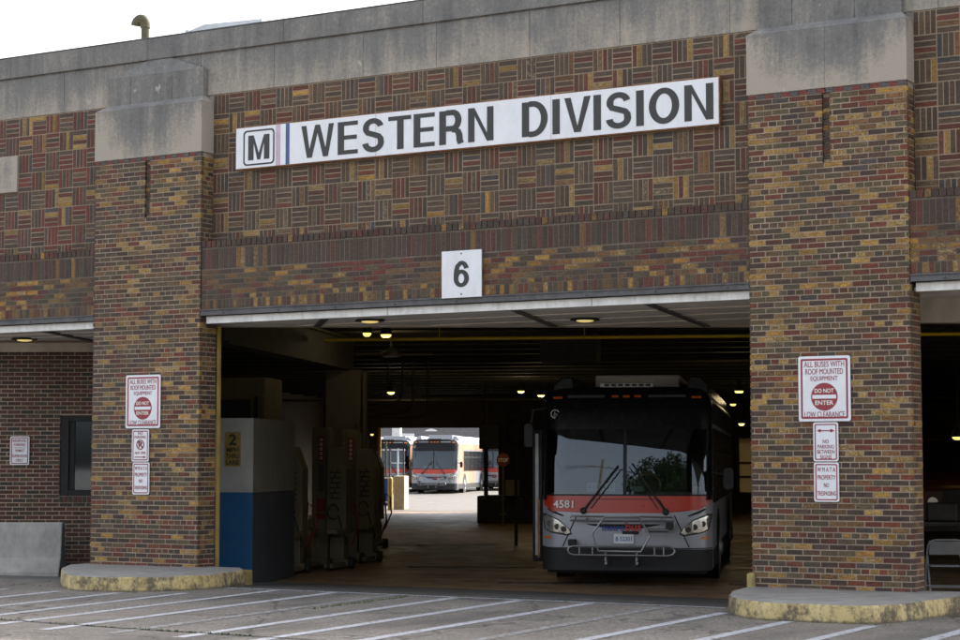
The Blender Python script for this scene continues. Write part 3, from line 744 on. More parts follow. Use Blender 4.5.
p.build('bent_conduit', 'column', G, smooth=True)
# fluted door track post on the left jamb
yp = MB(); yx = PIERS[1]+PW; yp.box(yx-.005, yx+.038, .14, .19, 0, 3.60)
yp.build('yellow_jamb_post', 'yellow_pipe', G, bevel=.004)
# ------------------------------------------------------------ ground
YB = [-400, -60, -12, -1.07, -1.0, 0, 1, 2, 3, 10, 30, 48, 58, 68, 78, 200, 900]
def sheet(name, m, x0, x1, y0, y1, dz, nx=1, kind='structure', lab=None):
    ys = sorted(set([y0, y1]+[y for y in YB if y0 < y < y1])); mb = MB()
    for a, b in zip(ys, ys[1:]):
        for i in range(nx):
            xa = x0+(x1-x0)*i/nx; xb = x0+(x1-x0)*(i+1)/nx
            mb.quad((xa, a, gz(a)+dz), (xb, a, gz(a)+dz), (xb, b, gz(b)+dz), (xa, b, gz(b)+dz))
    o = mb.build(name, m, None); tag(o, kind=kind); return o
sheet('ground', 'asphalt', -500, 500, -400, 900, -.02)
sheet('street', 'asphalt', -60, 60, -40, -1.07, 0)
sheet('bus_apron', 'apron', PIERS[1]+PW-.2, XR, -1.07, 3.0, .0)
sheet('driveway', 'walk', -45, PIERS[1]+PW-.2, -1.07, 3.0, .0)
fm = MB()
def polyground(name, m, pts, dz):          # a flat sheet at floor level
    mb = MB(); mb.f.append(tuple(range(len(pts)))); mb.c.append(None); mb.v = [(p.x, p.y, FLOOR+dz) for p in pts]; o = mb.build(name, m, None); tag(o, kind='structure'); return o
polyground('garage_floor', 'floor', [Vector((-17.6, 3.0, 0)), Vector((XR, 3.0, 0)), uv(URW, 40), uv(URW, BVD+.15), uv(ULW-.2, BVD+.15), uv(ULW-.2, 31.5), uv(-11, 30.5), Vector((-19.5, 3.0, 0))], .0)
mb = MB()                                     # sunny lot beyond the far door
def lotgrid():
    vs = [BVD+.15, 80, 84, 88, 92, 96, 100, 106, 112, 120, 140, 170, 260]; us = [-90, -50, -30, -15, -5, 5, 20, 50, 90]
    for a, b in zip(vs, vs[1:]):
        for c, d in zip(us, us[1:]):
            q = [uv(c, a), uv(d, a), uv(d, b), uv(c, b)]; mb.quad(*[(p.x, p.y, gz(p.y)+.012) for p in q])
lotgrid(); tag(mb.build('back_lot', 'lot', None), kind='structure')
# painted stripes
def line_on(name, m, p, q, w, dz=.004, lab=None):
    p = Vector(p); q = Vector(q); d = (q-p).normalized(); n = Z_.cross(d)*w/2; mb = MB(); k = 14
    for i in range(k):
        a = p+(q-p)*(i/k); b = p+(q-p)*((i+1)/k)
        j0 = 1+.0*i
        mb.quad(*[(v.x, v.y, gz(v.y)+dz) for v in (a-n, b-n, b+n, a+n)])
    o = mb.build(name, m, None); tag(o, kind='structure'); return o
line_on('painted_threshold_line', 'stripe', (-16.05, -1.14, 0), (-8.9, -1.12, 0), .09, .006)
# slanted parking stripes as they run out from the garage
ends = [(-22.2, -2.2), (-21.2, -2.4), (-20.2, -2.6), (-19.3, -2.7), (-18.4, -2.75), (-17.5, -2.75), (-16.62, -2.6), (-15.85, -2.2), (-15.18, -1.2), (-14.28, -1.2), (-13.38, -1.2), (-12.46, -1.2), (-11.55, -1.2), (-10.6, -1.2), (-9.6, -1.2), (-8.65, -1.75), (-7.6, -2.5), (-6.66, -2.6), (-5.7, -2.3), (-4.75, -1.2), (-3.8, -1.2), (-2.8, -1.2), (-1.8, -1.2)]
for i, (x, y) in enumerate(ends):
    sl = .13-.006*max(0, (x+16.))*1.9
    sl = max(0., sl); far = -7.2
    line_on('painted_stripe', 'stripe_faded' if i in (10, 14, 3) else 'stripe', (x, y, 0), (x+sl*(y-far)*1.0, far, 0), random.uniform(.125, .15))
# old floor markings inside
for px, py, w in ((404, 546, .9), (441, 545.5, 1.1), (480, 545, .7)):
    c = onZ(px, py, FLOOR); u, v = to_uv(c); mb = MB(); q = [uv(u-w/2, v-.16), uv(u+w/2, v-.16), uv(u+w/2, v+.16), uv(u-w/2, v+.16)]
    mb.quad(*[(a.x, a.y, FLOOR+.004) for a in q]); tag(mb.build('painted_floor_mark', 'floor_paint', None), kind='structure')
mb = MB()                                       # worn painted word on the apron
for k in range(6):
    x = -12.6+k*.42; y0 = -.55+(k % 2)*.12
    mb.quad(*[(a, b, gz(b)+.004) for a, b in ((x, y0), (x+.26, y0), (x+.3, y0+.16), (x+.04, y0+.16))])
    mb.quad(*[(a, b, gz(b)+.004) for a, b in ((x+.05, y0+.3), (x+.28, y0+.3), (x+.30, y0+.42), (x+.08, y0+.42))])
tag(mb.build('worn_pavement_marking', M['stripe_faded'], None), kind='structure')
# drain grates across the lanes
for (u0, u1, v) in ((-6.6, -4.3, 34.4), (-4.35, -2.6, 30.1), (-.8, 1.2, 30.2)):
    mb = MB(); n = int((u1-u0)/.09)
    mb.ubox(u0, u1, v-.17, v-.14, gz(8)-.01, FLOOR+.008+.0); mb.ubox(u0, u1, v+.14, v+.17, FLOOR-.01, FLOOR+.008)
    for k in range(n): mb.ubox(u0+k*.09, u0+k*.09+.045, v-.139, v+.139, FLOOR-.01, FLOOR+.012)
    zz = .0
    if v < 32: zz = gz(uv((u0+u1)/2, v).y)-FLOOR
    o = mb.build('drain_grate', 'dark_metal', None); o.location.z += zz
    tag(o, {34.4: 'long slotted drain grate across the garage floor behind the open lane', 30.1: 'short slotted drain grate beside the left front of the near bus', 30.2: 'slotted drain grate right of the near bus'}[v], 'drain grate', 'drain grates')
# pavement joint with weeds
pts = [(-24, -6.0), (-19, -6.25), (-14.9, -6.5), (-12.9, -6.69), (-11.4, -6.75), (-7, -6.9)]
mb = MB()
for (a, b), (c, d) in zip(pts, pts[1:]): mb.quad((a, b-.02, .007), (c, d-.02, .007), (c, d+.02, .007), (a, b+.02, .007))
tag(mb.build('pavement_joint', 'rubber', None), kind='structure')
wd = MB()
def weeds(x, y, s):
    for k in range(7):
        a = random.uniform(0, 6.28); r = random.uniform(.2, 1)*s; h = random.uniform(.3, 1.)*s*.9
        dx, dy = math.cos(a)*r, math.sin(a)*r; w = s*.22; z = gz(y)
        wd.quad((x-w*math.sin(a), y+w*math.cos(a), z), (x+w*math.sin(a), y-w*math.cos(a), z), (x+dx+w*.3*math.sin(a), y+dy-w*.3*math.cos(a), z+h), (x+dx-w*.3*math.sin(a), y+dy+w*.3*math.cos(a), z+h))
for k in range(190):
    x = random.uniform(-16, -8.9)
    if random.random() < .5 and not (-13.2 < x < -11) : continue
    weeds(x, -1.04+random.uniform(-.025, .025), random.uniform(.008, .024))
for k in range(150):
    t_ = random.random()**1.3; p = Vector((-13.1, -1.3, 0)).lerp(Vector((-12.9, -3.6, 0)), t_); weeds(p.x+random.uniform(-.03, .03), p.y, random.uniform(.008, .026))
for k in range(140):
    t_ = random.random(); i = random.randrange(4); a, b = pts[i+1 if i < 4 else i], pts[i+1 if i < 4 else 3]
    i = random.choice((2, 3, 3, 1)); p, q = pts[i], pts[i+1]; weeds(p[0]+(q[0]-p[0])*t_, p[1]+(q[1]-p[1])*t_, random.uniform(.01, .03))
for k in range(70):
    t_ = random.random(); weeds(-8.9+t_*2.4, -2.46+random.uniform(-.03, .03)+(.5*(1-t_*4) if t_ < .25 else 0), random.uniform(.008, .02)); weeds(-19+t_*2.6, -1.9-.6*t_, random.uniform(.008, .02))
tag(wd.build('weeds', 'weed', None, fix=False), 'small green weeds sprouting from pavement joints and along the threshold line', 'weeds', kind='stuff')
# ------------------------------------------------------------ yellow curb islands round the piers
def island(pts, name, label, h=.2):
    # smooth closed outline
    n = len(pts); out = []
    for i in range(n):
        p0, p1, p2, p3 = [Vector((*pts[(i+k-1) % n], 0)) for k in range(4)]
        for s_ in range(6):
            t_ = s_/6; out.append(.5*((2*p1)+(-p0+p2)*t_+(2*p0-5*p1+4*p2-p3)*t_*t_+(-p0+3*p1-3*p2+p3)*t_**3))
    c = sum(out, Vector())/len(out); mb = MB(); rings = []
    for ins, z in ((-.02, -.25), (-.012, 0), (0, h-.04), (.012, h-.014), (.045, h)):
        ring = []
        for i, p in enumerate(out):
            tt = (out[(i+1) % len(out)]-out[i-1]).normalized(); nr = Vector((tt.y, -tt.x, 0))
            if nr.dot(p-c) < 0: nr = -nr
            w = .008*math.sin(i*1.7)+.006*math.sin(i*.61+2)
            ring.append(len(mb.v)); q = p-nr*(ins+w*(z > 0)); mb.v.append((q.x, q.y, z+(0 if z < .01 else .004*math.sin(i*.9))))
        rings.append(ring)
    N_ = len(out)
    for a, b in zip(rings, rings[1:]):
        for i in range(N_): mb.f.append((a[i], a[(i+1) % N_], b[(i+1) % N_], b[i])); mb.c.append(None)
    mb.f.append(tuple(rings[-1])); mb.c.append(None)
    return tag(mb.build(name, 'curb', None, smooth=True), label, 'curb')
LI = [(-16.62, .0), (-16.28, -.75), (-16.12, -1.4), (-16.3, -2.02), (-16.75, -2.42), (-17.35, -2.56), (-17.95, -2.15), (-18.5, -1.6), (-19.05, -.98), (-19.38, -.35), (-19.1, .06), (-18.6, .1), (-17.4, .1)]
RI = [(-6.44, .0), (-6.44, -1.0), (-6.55, -1.9), (-6.8, -2.38), (-7.5, -2.50), (-8.1, -2.34), (-8.55, -1.8), (-8.82, -1.2), (-8.97, -.5), (-9.0, .1), (-8.2, .12), (-7.2, .12)]
island(LI, 'curb_island', 'rounded yellow painted curb island round the foot of the left brick pier')
island(RI, 'curb_island', 'rounded yellow painted curb island with black stains round the foot of the right brick pier')
mb = MB(); mb.prism([(-17.55, .26), (-17.02, .40), (-16.98, .70), (-17.5, .62)], (0, 0, -.2), X_, Vector((0, 1, 0)), Z_, .33)
tag(mb.build('curb_block', 'curb_old', None, bevel=.02), 'low weathered yellow curb block between the left curb island and the blue booth', 'curb block')
mb = MB(); mb.prism([(-9.0, -.30), (-8.9, -.30), (-8.9, .2), (-9.0, .2)], (0, 0, -.1), X_, Vector((0, 1, 0)), Z_, .46)
tag(mb.build('curb_block', 'curb_old', None, bevel=.03), 'short upright yellow concrete stub at the left corner of the right pier', 'curb block')
# ------------------------------------------------------------ the big name sign
sg = empty('name_sign', (-13.07, -.02, 5.77), 0, 'long white sign reading WESTERN DIVISION across the patterned brick above the open bay', 'sign')
SX0, SX1, SZ0, SZ1, SY = -16.76, -9.385, 5.775, 6.375, -.075
xs = [SX0, -14.31, -11.93, SX1]
seam = onY(551, 100, SY).x; xs = [SX0, -15.0+.6, seam, SX1]
mb = MB()
for a, b in zip(xs, xs[1:]): mb.box(a+.003, b-.003, SY, -.012, SZ0+.012, SZ1-.012)
mb.build('panel', 'white_sign', sg)
mb = MB(); mb.box(SX0-.006, SX1+.006, SY+.012, -.014, SZ0-.004, SZ0+.012); mb.box(SX0-.006, SX1+.006, SY+.012, -.014, SZ1-.012, SZ1+.004)
mb.box(SX0-.012, SX0+.003, SY+.005, -.014, SZ0, SZ1); mb.box(SX1-.003, SX1+.012, SY-.005, -.014, SZ0-.01, SZ1+.01)
mb.build('rusted_frame', 'sign_rust', sg)
mb = MB(); bx = lambda px: onY(px, 140, SY).x
x0, x1 = bx(243.5), bx(274.5); cx, cz = (x0+x1)/2, (SZ0+SZ1)/2-.005
ring_prism(mb, rrect(x1-x0, .50, .06, 5, cx, cz), rrect(x1-x0-.045, .455, .045, 5, cx, cz), (0, SY, 0), X_, Z_, NY, .004)
mb.build('emblem_outline', 'black_letter', sg)
lettering('M', 'black_letter', (cx-(x1-x0)*.34, SY, cz-.175), X_, Z_, NY, h=.35, w=(x1-x0)*.68, t=.23, parent=sg)
mb = MB(); mb.box(bx(276), bx(280.3), SY-.003, SY, SZ0+.014, SZ1-.014); mb.build('purple_stripe', 'sign_purple', sg)
mb = MB(); mb.box(bx(285.8), bx(289.5), SY-.003, SY, SZ0+.014, SZ1-.014); mb.build('blue_stripe', 'sign_blue', sg)
zb = SZ0+.075
for wd_, p0, p1 in (('WESTERN', 301.5, 493.5), ('DIVISION', 522, 713.5)):
    a = onY(p0, 130, SY).x; b = onY(p1, 110, SY).x
    lettering(wd_, 'black_letter', (a, SY, zb), X_, Z_, NY, h=.45, w=b-a, t=.19, gap=.12, parent=sg)
# number sign
ns = empty('number_sign', (-12.925, -.26, 3.79), 0, 'white square sign with black number 6 above the bay opening', 'sign')
mb = MB(); mb.box(-13.225, -12.625, -.285, -.262, 3.79, 4.405); mb.build('panel', 'white_sign', ns, bevel=.004)
lettering('6', 'black_letter', (-12.925-.118, -.285, 3.93), X_, Z_, NY, h=.335, w=.236, t=.18, parent=ns)
for z in (3.835, 4.365): mb = MB(); mb.lathe((-12.925, -.285, z), NY, [(.010, 0), (.010, .004)], 8); mb.build('screw', 'black', ns)
# ------------------------------------------------------------ small plates on the piers
def plate(x0, x1, z0, z1, label, group, o=None, U=X_, N=NY, y=-.262, border=True, name='sign_plate'):
    O = Vector((x0, y, z0)) if o is None else o
    e = empty(name, O+U*(x1-x0)/2, 0, label, 'sign', group)
    w, h = x1-x0, z1-z0; c = O+U*(w/2)+Z_*(h/2)+N*.006
    mb = MB(); mb.prism(rrect(w, h, .025), c, U, Z_, N, .008); mb.build('panel', 'white_sign', e)
    if border:
        t = .022 if w > .5 else .013; i_ = .03 if w > .5 else .018
        mb = MB(); ring_prism(mb, rrect(w-2*i_, h-2*i_, .02), rrect(w-2*i_-2*t, h-2*i_-2*t, .012), c+N*.008, U, Z_, N, .002); mb.build('border', 'red_letter', e)
    return e, c+N*.008, U, N
def lines(e, c, U, N, rows, m='red_letter', bold=0.):
    for s_, dz, w, h in rows: text(s_, m, c+Z_*dz-Z_*h/2, U, Z_, N, w=w, h=h, bold=bold, depth=.003, parent=e, align='C')
def dne(x0, z0, where):
    e, c, U, N = plate(x0, x0+.635, z0, z0+.76, 'white DO NOT ENTER low clearance sign at the top of the %s pier sign stack' % where, 'do not enter signs')
    lines(e, c, U, N, [('ALL BUSES WITH', .285, .49, .066), ('ROOF MOUNTED', .20, .46, .066), ('EQUIPMENT', .115, .33, .062), ('LOW CLEARANCE', -.30, .49, .066)])
    cc = c-Z_*.095; mb = MB(); mb.lathe(cc, N, [(.162, 0), (.162, .003)], 40)
    mb.build('red_disc', 'red_letter', e)
    mb = MB(); mb.prism(rrect(.29, .044, .004), cc+N*.003, U, Z_, N, .003); mb.build('white_bar', 'white_sign', e)
    text('DO NOT', 'white_letter', cc+N*.003+Z_*.045, U, Z_, N, w=.235, h=.05, bold=.02, depth=.003, parent=e, align='C')
    text('ENTER', 'white_letter', cc+N*.003-Z_*.095, U, Z_, N, w=.225, h=.05, bold=.02, depth=.003, parent=e, align='C')
dne(-8.325, 2.138, 'right'); dne(-18.545, 2.148, 'left')
def wmata(x0, z0, where):
    e, c, U, N = plate(x0, x0+.305, z0, z0+.455, 'white WMATA property no trespassing plate at the bottom of the %s pier sign stack' % where, 'no trespassing plates')
    lines(e, c, U, N, [('W M A T A', .145, .22, .052), ('PROPERTY', .055, .22, .052), ('NO', -.035, .06, .05), ('TRESPASSING', -.13, .23, .05)], bold=.0)
wmata(-8.148, 1.205, 'right'); wmata(-18.40, 1.205, 'left')
e, c, U, N = plate(-8.15, -7.845, 1.672, 2.125, 'white no parking between signs plate with a double arrow on the right pier', None)
lines(e, c, U, N, [('NO', .005, .07, .045), ('PARKING', -.055, .20, .045), ('BETWEEN', -.115, .21, .045), ('SIGNS', -.175, .14, .045)], bold=.0)
mb = MB()
for pts_ in ([(-.07, -.006), (.07, -.006), (.07, .006), (-.07, .006)], [(-.11, 0), (-.06, -.022), (-.06, .022)], [(.11, 0), (.06, .022), (.06, -.022)]): mb.prism(pts_, c+Z_*.13, U, Z_, N, .003)
mb.build('arrow', 'red_letter', e)
e, c, U, N = plate(-18.42, -18.11, 1.672, 2.13, 'white no parking any time plate with a crossed P on the left pier', None)
lines(e, c, U, N, [('NO', .175, .085, .045), ('PARKING', .12, .21, .04), ('ANY TIME', -.105, .20, .035)], bold=.0)
mb = MB(); mb.prism([(-.10, -.006), (.07, -.006), (.07, .006), (-.10, .006)], c-Z_*.165, U, Z_, N, .003); mb.prism([(.11, 0), (.06, .018), (.06, -.018)], c-Z_*.165, U, Z_, N, .003); mb.build('arrow', 'red_letter', e)
text('P', 'black_letter', c+Z_*(-.03), U, Z_, N, w=.065, h=.09, bold=.03, depth=.003, parent=e, align='C')
mb = MB(); cc = c+Z_*.012; n_ = 32
ring_prism(mb, [(.072*math.cos(6.283*k/n_), .072*math.sin(6.283*k/n_)) for k in range(n_)], [(.058*math.cos(6.283*k/n_), .058*math.sin(6.283*k/n_)) for k in range(n_)], cc, U, Z_, N, .005)
mb.prism([(-.05, .036), (-.036, .05), (.05, -.036), (.036, -.05)], cc, U, Z_, N, .0055); mb.build('prohibition_ring', 'red_letter', e)
o = atD(10.2, 465, 31.5); o = Vector((o.x, o.y, o.z))+hn*.012
e, c, U, N = plate(0, .31, 0, .46, 'white reserved parking supervisor only plate on the shaded recess wall left of the window', None, o=o, U=RT, N=hn)
lines(e, c, U, N, [('RESERVED', .16, .22, .045), ('PARKING', .095, .18, .045), ('WMAT', 0., .15, .042), ('SUPERVISOR', -.085, .24, .045), ('ONLY', -.155, .12, .045)], bold=.01)
mb = MB(); mb.prism([(-.09, -.003), (.09, -.003), (.09, .003), (-.09, .003)], c+Z_*.045, U, Z_, N, .003); mb.build('rule', 'red_letter', e)
# ------------------------------------------------------------ concrete barrier in the left bay
bo = atD(63, 569, 30.6); bo.z = gz(bo.y)-.01
mb = MB(); prof = [(-.30, 0), (-.30, .08), (-.17, .30), (-.09, .84), (.09, .84), (.17, .30), (.30, .08), (.30, 0)]
L = 3.6; q = bo-RT*L; fh_ = -hn
mb.prism(prof, q, -hn, Z_, RT, L)
jb = mb.build('concrete_barrier', 'concrete', None, bevel=.02); tag(jb, 'grey sloped concrete barrier standing against the brick wall of the left recess', 'barrier')
jb.location.z = gz(bo.y)
# ------------------------------------------------------------ roof things
c = onY(141, 43, 2.2); c = onY(145.3, 43, 2.2); top = onY(145, 24.5, 2.2).z
gp_ = empty('roof_vent', (c.x, 2.2, 7.3), 0, 'olive gooseneck vent pipe rising above the parapet near the left pier', 'vent pipe')
mb = MB(); s_ = .145
mb.tube([(c.x, 2.2, 7.3), (c.x, 2.2, top-.04)], .070, 14); mb.build('pipe', 'pipe_green', gp_, smooth=True)
mb = MB(); pts_ = []
for k in range(9):
    a = math.pi*k/8; pts_.append((c.x-.10+.10*math.cos(a), 2.2, top+.0+.10*math.sin(a)))
mb.tube([(c.x, 2.2, top-.06)]+pts_, .082, 16); mb.build('elbow', 'pipe_green', gp_, smooth=True)
a = onY(187, 33, 3.0); b = onY(262, 26, 3.0)
sk = empty('skylight', ((a.x+b.x)/2, 3.4, 7.3), 0, 'low grey metal skylight hatch just showing over the parapet right of the vent pipe', 'skylight')
zt = onY(201, 24.6, 3.0).z
mb = MB(); mb.prism([(a.x, zt-.08), (a.x+.35, zt), (b.x, zt-.04), (b.x, 7.3), (a.x+.12, 7.3), (a.x+.12, zt-.16)], (0, 3.0, 0), X_, Z_, Vector((0, 1, 0)), .9); mb.build('housing', 'galv', sk)
mb = MB(); mb.box(a.x-.02, a.x+.05, 2.97, 3.92, zt-.13, zt-.06); mb.build('rim', 'galv', sk)
# ------------------------------------------------------------ buses
def fy(x, z):
    a, c = 1.28, .36; y = .05*max(0, z-.9)+.045*max(0, z-.9)**2+1.3*max(0, z-2.62)**2+.07*(x/a)**2
    d = (abs(x)-(a-c))/c
    if d > 0: y += .27*(1-math.sqrt(max(0, 1-min(1, d)**2)))
    return y
def span(poly, z):
    xs = []; n = len(poly)
    for i in range(n):
        (x0, z0), (x1, z1) = poly[i], poly[(i+1) % n]
        if (z0 <= z < z1) or (z1 <= z < z0): xs.append(x0+(x1-x0)*(z-z0)/(z1-z0))
    return (min(xs), max(xs)) if len(xs) >= 2 else None
def fpatch(mb, poly, off=.006, nz=8, nx=12, depth=None):
    """skin over the curved bus front inside outline poly (x, z)"""
    zs = [p[1] for p in poly]; z0, z1 = min(zs)+1e-4, max(zs)-1e-4
    lev = sorted(set([z0+(z1-z0)*i/nz for i in range(nz+1)]+[min(max(z, z0), z1) for z in zs])); rows = []
    for z in lev:
        s_ = span(poly, z)
        if not s_: continue
        r = []
        for k in range(nx+1):
            x = s_[0]+(s_[1]-s_[0])*k/nx; r.append(len(mb.v)); mb.v.append((x, fy(x, z)-off, z))
        rows.append(r)
    for a, b in zip(rows, rows[1:]):
        for k in range(nx): mb.f.append((a[k], a[k+1], b[k+1], b[k])); mb.c.append(None)
def PX(px, py): return ((px-625)/66.5, 1.86+(463-py)/66.5)
def PP(px, py, y): x, z = PX(px, py); return (x, y, z)
def fpoly(mb, pts, off=.006, **k): fpatch(mb, [PX(*p) for p in pts], off, **k)
def make_bus(near, label, group):
    e = empty('transit_bus', (0, 0, 0), 0, label, 'bus', group); B = lambda mb, n, m, p=None, **k: mb.build(n, m, p or e, local=True, **k)
    # shell
    W = 1.285; L = 12.2
    mb = MB()
    zl = [.28, .5, .8, 1.1, 1.36, 1.7, 2.0, 2.38, 2.6, 2.7]
    for s_ in (-1, 1):
        for z0, z1 in zip(zl, zl[1:]):
            mb.quad((s_*W, fy(W, z0), z0), (s_*W, L, z0), (s_*W, L, z1), (s_*W, fy(W, z1), z1))
    arc = [(W, 2.7), (W-.02, 2.82), (W-.08, 2.92), (W-.2, 2.98), (W-.5, 3.01), (0, 3.02)]
    full = arc+[(-x, z) for x, z in arc[-2::-1]]
    fr_y = [min(fy(x, min(z, 2.98)), 9) for x, z in full]
    for i in range(len(full)-1):
        (xa, za), (xb, zb) = full[i], full[i+1]; mb.quad((xa, fr_y[i]+.0, za), (xa, L, za), (xb, L, zb), (xb, fr_y[i+1], zb))
    mb.quad((-W, L, .3), (W, L, .3), (W, L, 2.8), (-W, L, 2.8)); mb.quad((-W, .3, .30), (W, .3, .30), (W, L, .30), (-W, L, .30))
    B(mb, 'body', 'bus_silver', smooth=True, fix=True)
    # roof cap and black mask round the glass
    mb = MB(); rr = lambda z: W-.0 if z < 2.7 else W-.9*(z-2.7)**1.5-.02
    top = [(-W, 2.36), (W, 2.36), (W, 2.7), (W-.03, 2.82), (W-.1, 2.92), (W-.24, 2.985), (W-.5, 3.01), (-W+.5, 3.01), (-W+.24, 2.985), (-W+.1, 2.92), (-W+.03, 2.82), (-W, 2.7)]
    fpatch(mb, top, .004, nz=14, nx=24)
    fpatch(mb, [(-W, 1.3), (-1.205, 1.3), (-1.205, 2.37), (-W, 2.37)], .004, nx=4); fpatch(mb, [(1.205, 1.3), (W, 1.3), (W, 2.37), (1.205, 2.37)], .004, nx=4)
    fpatch(mb, [(-.035, 1.36), (.02, 1.36), (.02, 2.37), (-.035, 2.37)], .006, nx=2)
    fpatch(mb, [(-1.21, 1.28), (1.21, 1.28), (1.21, 1.385), (-1.21, 1.385)], .005, nz=2, nx=24)
    mask = B(mb, 'front_mask', 'bus_black', smooth=True, fix=False)
    mb = MB(); fpatch(mb, [(-1.0, 2.44), (1.0, 2.44), (1.0, 2.76), (-1.0, 2.76)], .010, nz=4, nx=16); B(mb, 'destination_sign', 'bus_black', mask, smooth=True, fix=False)
    ws = MB(); fpatch(ws, [(-1.21, 1.375), (-.033, 1.375), (-.033, 2.375), (-1.21, 2.375)], .0, nz=10, nx=16); fpatch(ws, [(.018, 1.375), (1.21, 1.375), (1.21, 2.375), (.018, 2.375)], .0, nz=10, nx=16)
    B(ws, 'windshield', 'windshield', smooth=True, fix=False)
    # lower front
    mb = MB(); fpatch(mb, [(-W, .56), (W, .56), (W, 1.30), (-W, 1.30)], .004, nz=6, nx=28); B(mb, 'front_panel', 'bus_silver', smooth=True, fix=False)
    mb = MB(); fpatch(mb, [(-W, .26), (-W+.03, .25), (W-.03, .25), (W, .26), (W, .565), (.9, .585), (-.9, .585), (-W, .60)], .03, nz=5, nx=28)
    bp = B(mb, 'bumper', 'bus_matte', smooth=True, fix=False)
    mb = MB(); mb.box(-1.2, 1.2, .25, .5, .20, .30); B(mb, 'lower_valance', 'bus_matte', bp)
    mb = MB(); fpatch(mb, [(-W, 1.365), (-1.24, 1.22), (-1.1, 1.125), (-.6, 1.105), (.6, 1.105), (1.1, 1.155), (1.24, 1.23), (W, 1.36)], .012, nz=10, nx=28)
    red = B(mb, 'red_band', 'bus_red', smooth=True, fix=False)
    mb = MB()
    for s_ in (-1, 1): fpatch(mb, [(s_*.50-.01, 1.31), (s_*.50+.01, 1.31), (s_*.64+.01, 1.09), (s_*.64-.01, 1.09)], .015, nx=2)
    fpatch(mb, [(-.5, 1.305), (.5, 1.305), (.5, 1.315), (-.5, 1.315)], .015, nz=1, nx=8)
    B(mb, 'panel_seam', 'black', red, fix=False)
    mb = MB()
    for s_ in (-1, 1):
        q = [(s_*.72, 1.07), (s_*.74, 1.07), (s_*.955, .60), (s_*.935, .60)]; fpatch(mb, q, .008, nx=2)
    fpatch(mb, [(-W, .575), (W, .575), (W, .59), (-W, .59)], .033, nz=1, nx=28)
    B(mb, 'panel_seam', 'black', fix=False)
    hl_ = [(541, 516), (545, 516), (558, 521), (568, 529), (570, 533), (566, 534.5), (550, 532), (544, 529)]
    for s_ in (1, -1):
        Q = [PX(*p) for p in hl_]; Q = [(s_*x, z) for x, z in Q]
        cx = sum(p[0] for p in Q)/8; cz = sum(p[1] for p in Q)/8
        mb = MB(); fpatch(mb, [((x-cx)*1.12+cx, (z-cz)*1.2+cz) for x, z in Q], .008, nz=8, nx=10); h = B(mb, 'headlight', 'black', smooth=True, fix=False)
        mb = MB(); fpatch(mb, Q, .014, nz=8, nx=10); B(mb, 'lens', 'lens', h, smooth=True, fix=False)
        for k in (.25, .55, .8):
            mb = MB(); xx = -1.25+.4*k; zz = .98-.15*k; mb.lathe((s_*xx, fy(xx, zz)-.012, zz), (0, -1, 0), [(.035, 0), (.045, .006), (.02, .008)], 12); B(mb, 'bulb_ring', 'dark_metal', h)
        mb = MB(); fpatch(mb, [(s_*x, z) for x, z in [(-1.21, 1.165), (-1.17, 1.17), (-.93, 1.07), (-.94, 1.05), (-1.1, 1.10)]], .009, nx=6); B(mb, 'air_slot', 'black', fix=False)
        mb = MB(); fpatch(mb, [(s_*x, z) for x, z in [(-1.23, .72), (-1.13, .72), (-1.13, .755), (-1.23, .755)]], .012, nz=1, nx=4); B(mb, 'side_reflector', 'orange_lens', fix=False)
        mb = MB(); fpatch(mb, [(s_*x, z) for x, z in [(-1.13, 2.83), (-.98, 2.83), (-.98, 2.865), (-1.13, 2.865)]], .016, nz=1, nx=4); B(mb, 'marker_light', 'orange_lens', fix=False)
        mb = MB(); fpatch(mb, [(s_*x, z) for x, z in [(-.90, 2.845), (-.33, 2.845), (-.33, 2.885), (-.90, 2.885)]], .014, nz=1, nx=6); B(mb, 'vent_strip', 'grey_metal', fix=False)
    for k in (-1, 0, 1):
        mb = MB(); fpatch(mb, [(k*.17-.05, 2.845), (k*.17+.05, 2.845), (k*.17+.05, 2.88), (k*.17-.05, 2.88)], .016, nz=1, nx=2); B(mb, 'marker_light', 'orange_lens', fix=False)
    mb = MB(); mb.box(-.41, .41, .42, .50, 3.0, 3.075)
    lb = B(mb, 'light_bar', 'grey_metal', bevel=.01); mb = MB()
    for k in range(7): mb.box(-.34+k*.105, -.27+k*.105, .412, .42, 3.02, 3.055)
    B(mb, 'slot', 'black', lb)
    # wheelchair roundel
    c = (PX(553, 414)); y = fy(*c)-.012; mb = MB(); n_ = 24
    ring_prism(mb, [(.068*math.cos(6.283*k/n_), .068*math.sin(6.283*k/n_)) for k in range(n_)], [(.056*math.cos(6.283*k/n_), .056*math.sin(6.283*k/n_)) for k in range(n_)], (c[0], y, c[1]), X_, Z_, NY, .004)
    mb.tube([(c[0]-.008, y-.003, c[1]+.03), (c[0]-.004, y-.003, c[1]), (c[0]+.02, y-.003, c[1]-.002), (c[0]+.033, y-.003, c[1]-.03)], .006, 6)
    mb.tube([(c[0]+.018*math.cos(a), y-.003, c[1]-.018+.02*math.sin(a)) for a in [2.2+.4*k for k in range(9)]], .004, 6)
    B(mb, 'wheelchair_symbol', 'white_letter')
    # roof gear
    mb = MB(); mb.box(-.62, .73, 1.9, 4.6, 2.99, 3.255); ac = B(mb, 'roof_unit', 'bus_roof' if near else 'bus_silver', bevel=.03)
    mb = MB(); mb.box(-.60, .71, 1.885, 1.9, 3.22, 3.245); B(mb, 'edge_strip', 'grey_metal', ac)
    for s_ in (-1, 1):
        mb = MB(); mb.prism([(.86, 2.95), (1.22, 2.9), (1.2, 3.08), (1.08, 3.2), (.92, 3.2)], (0, 1.2, 0), Vector((s_, 0, 0)), Z_, Vector((0, 1, 0)), 10.4)
        B(mb, 'roof_fairing', 'bus_silver' if not near else 'bus_black', bevel=.02)
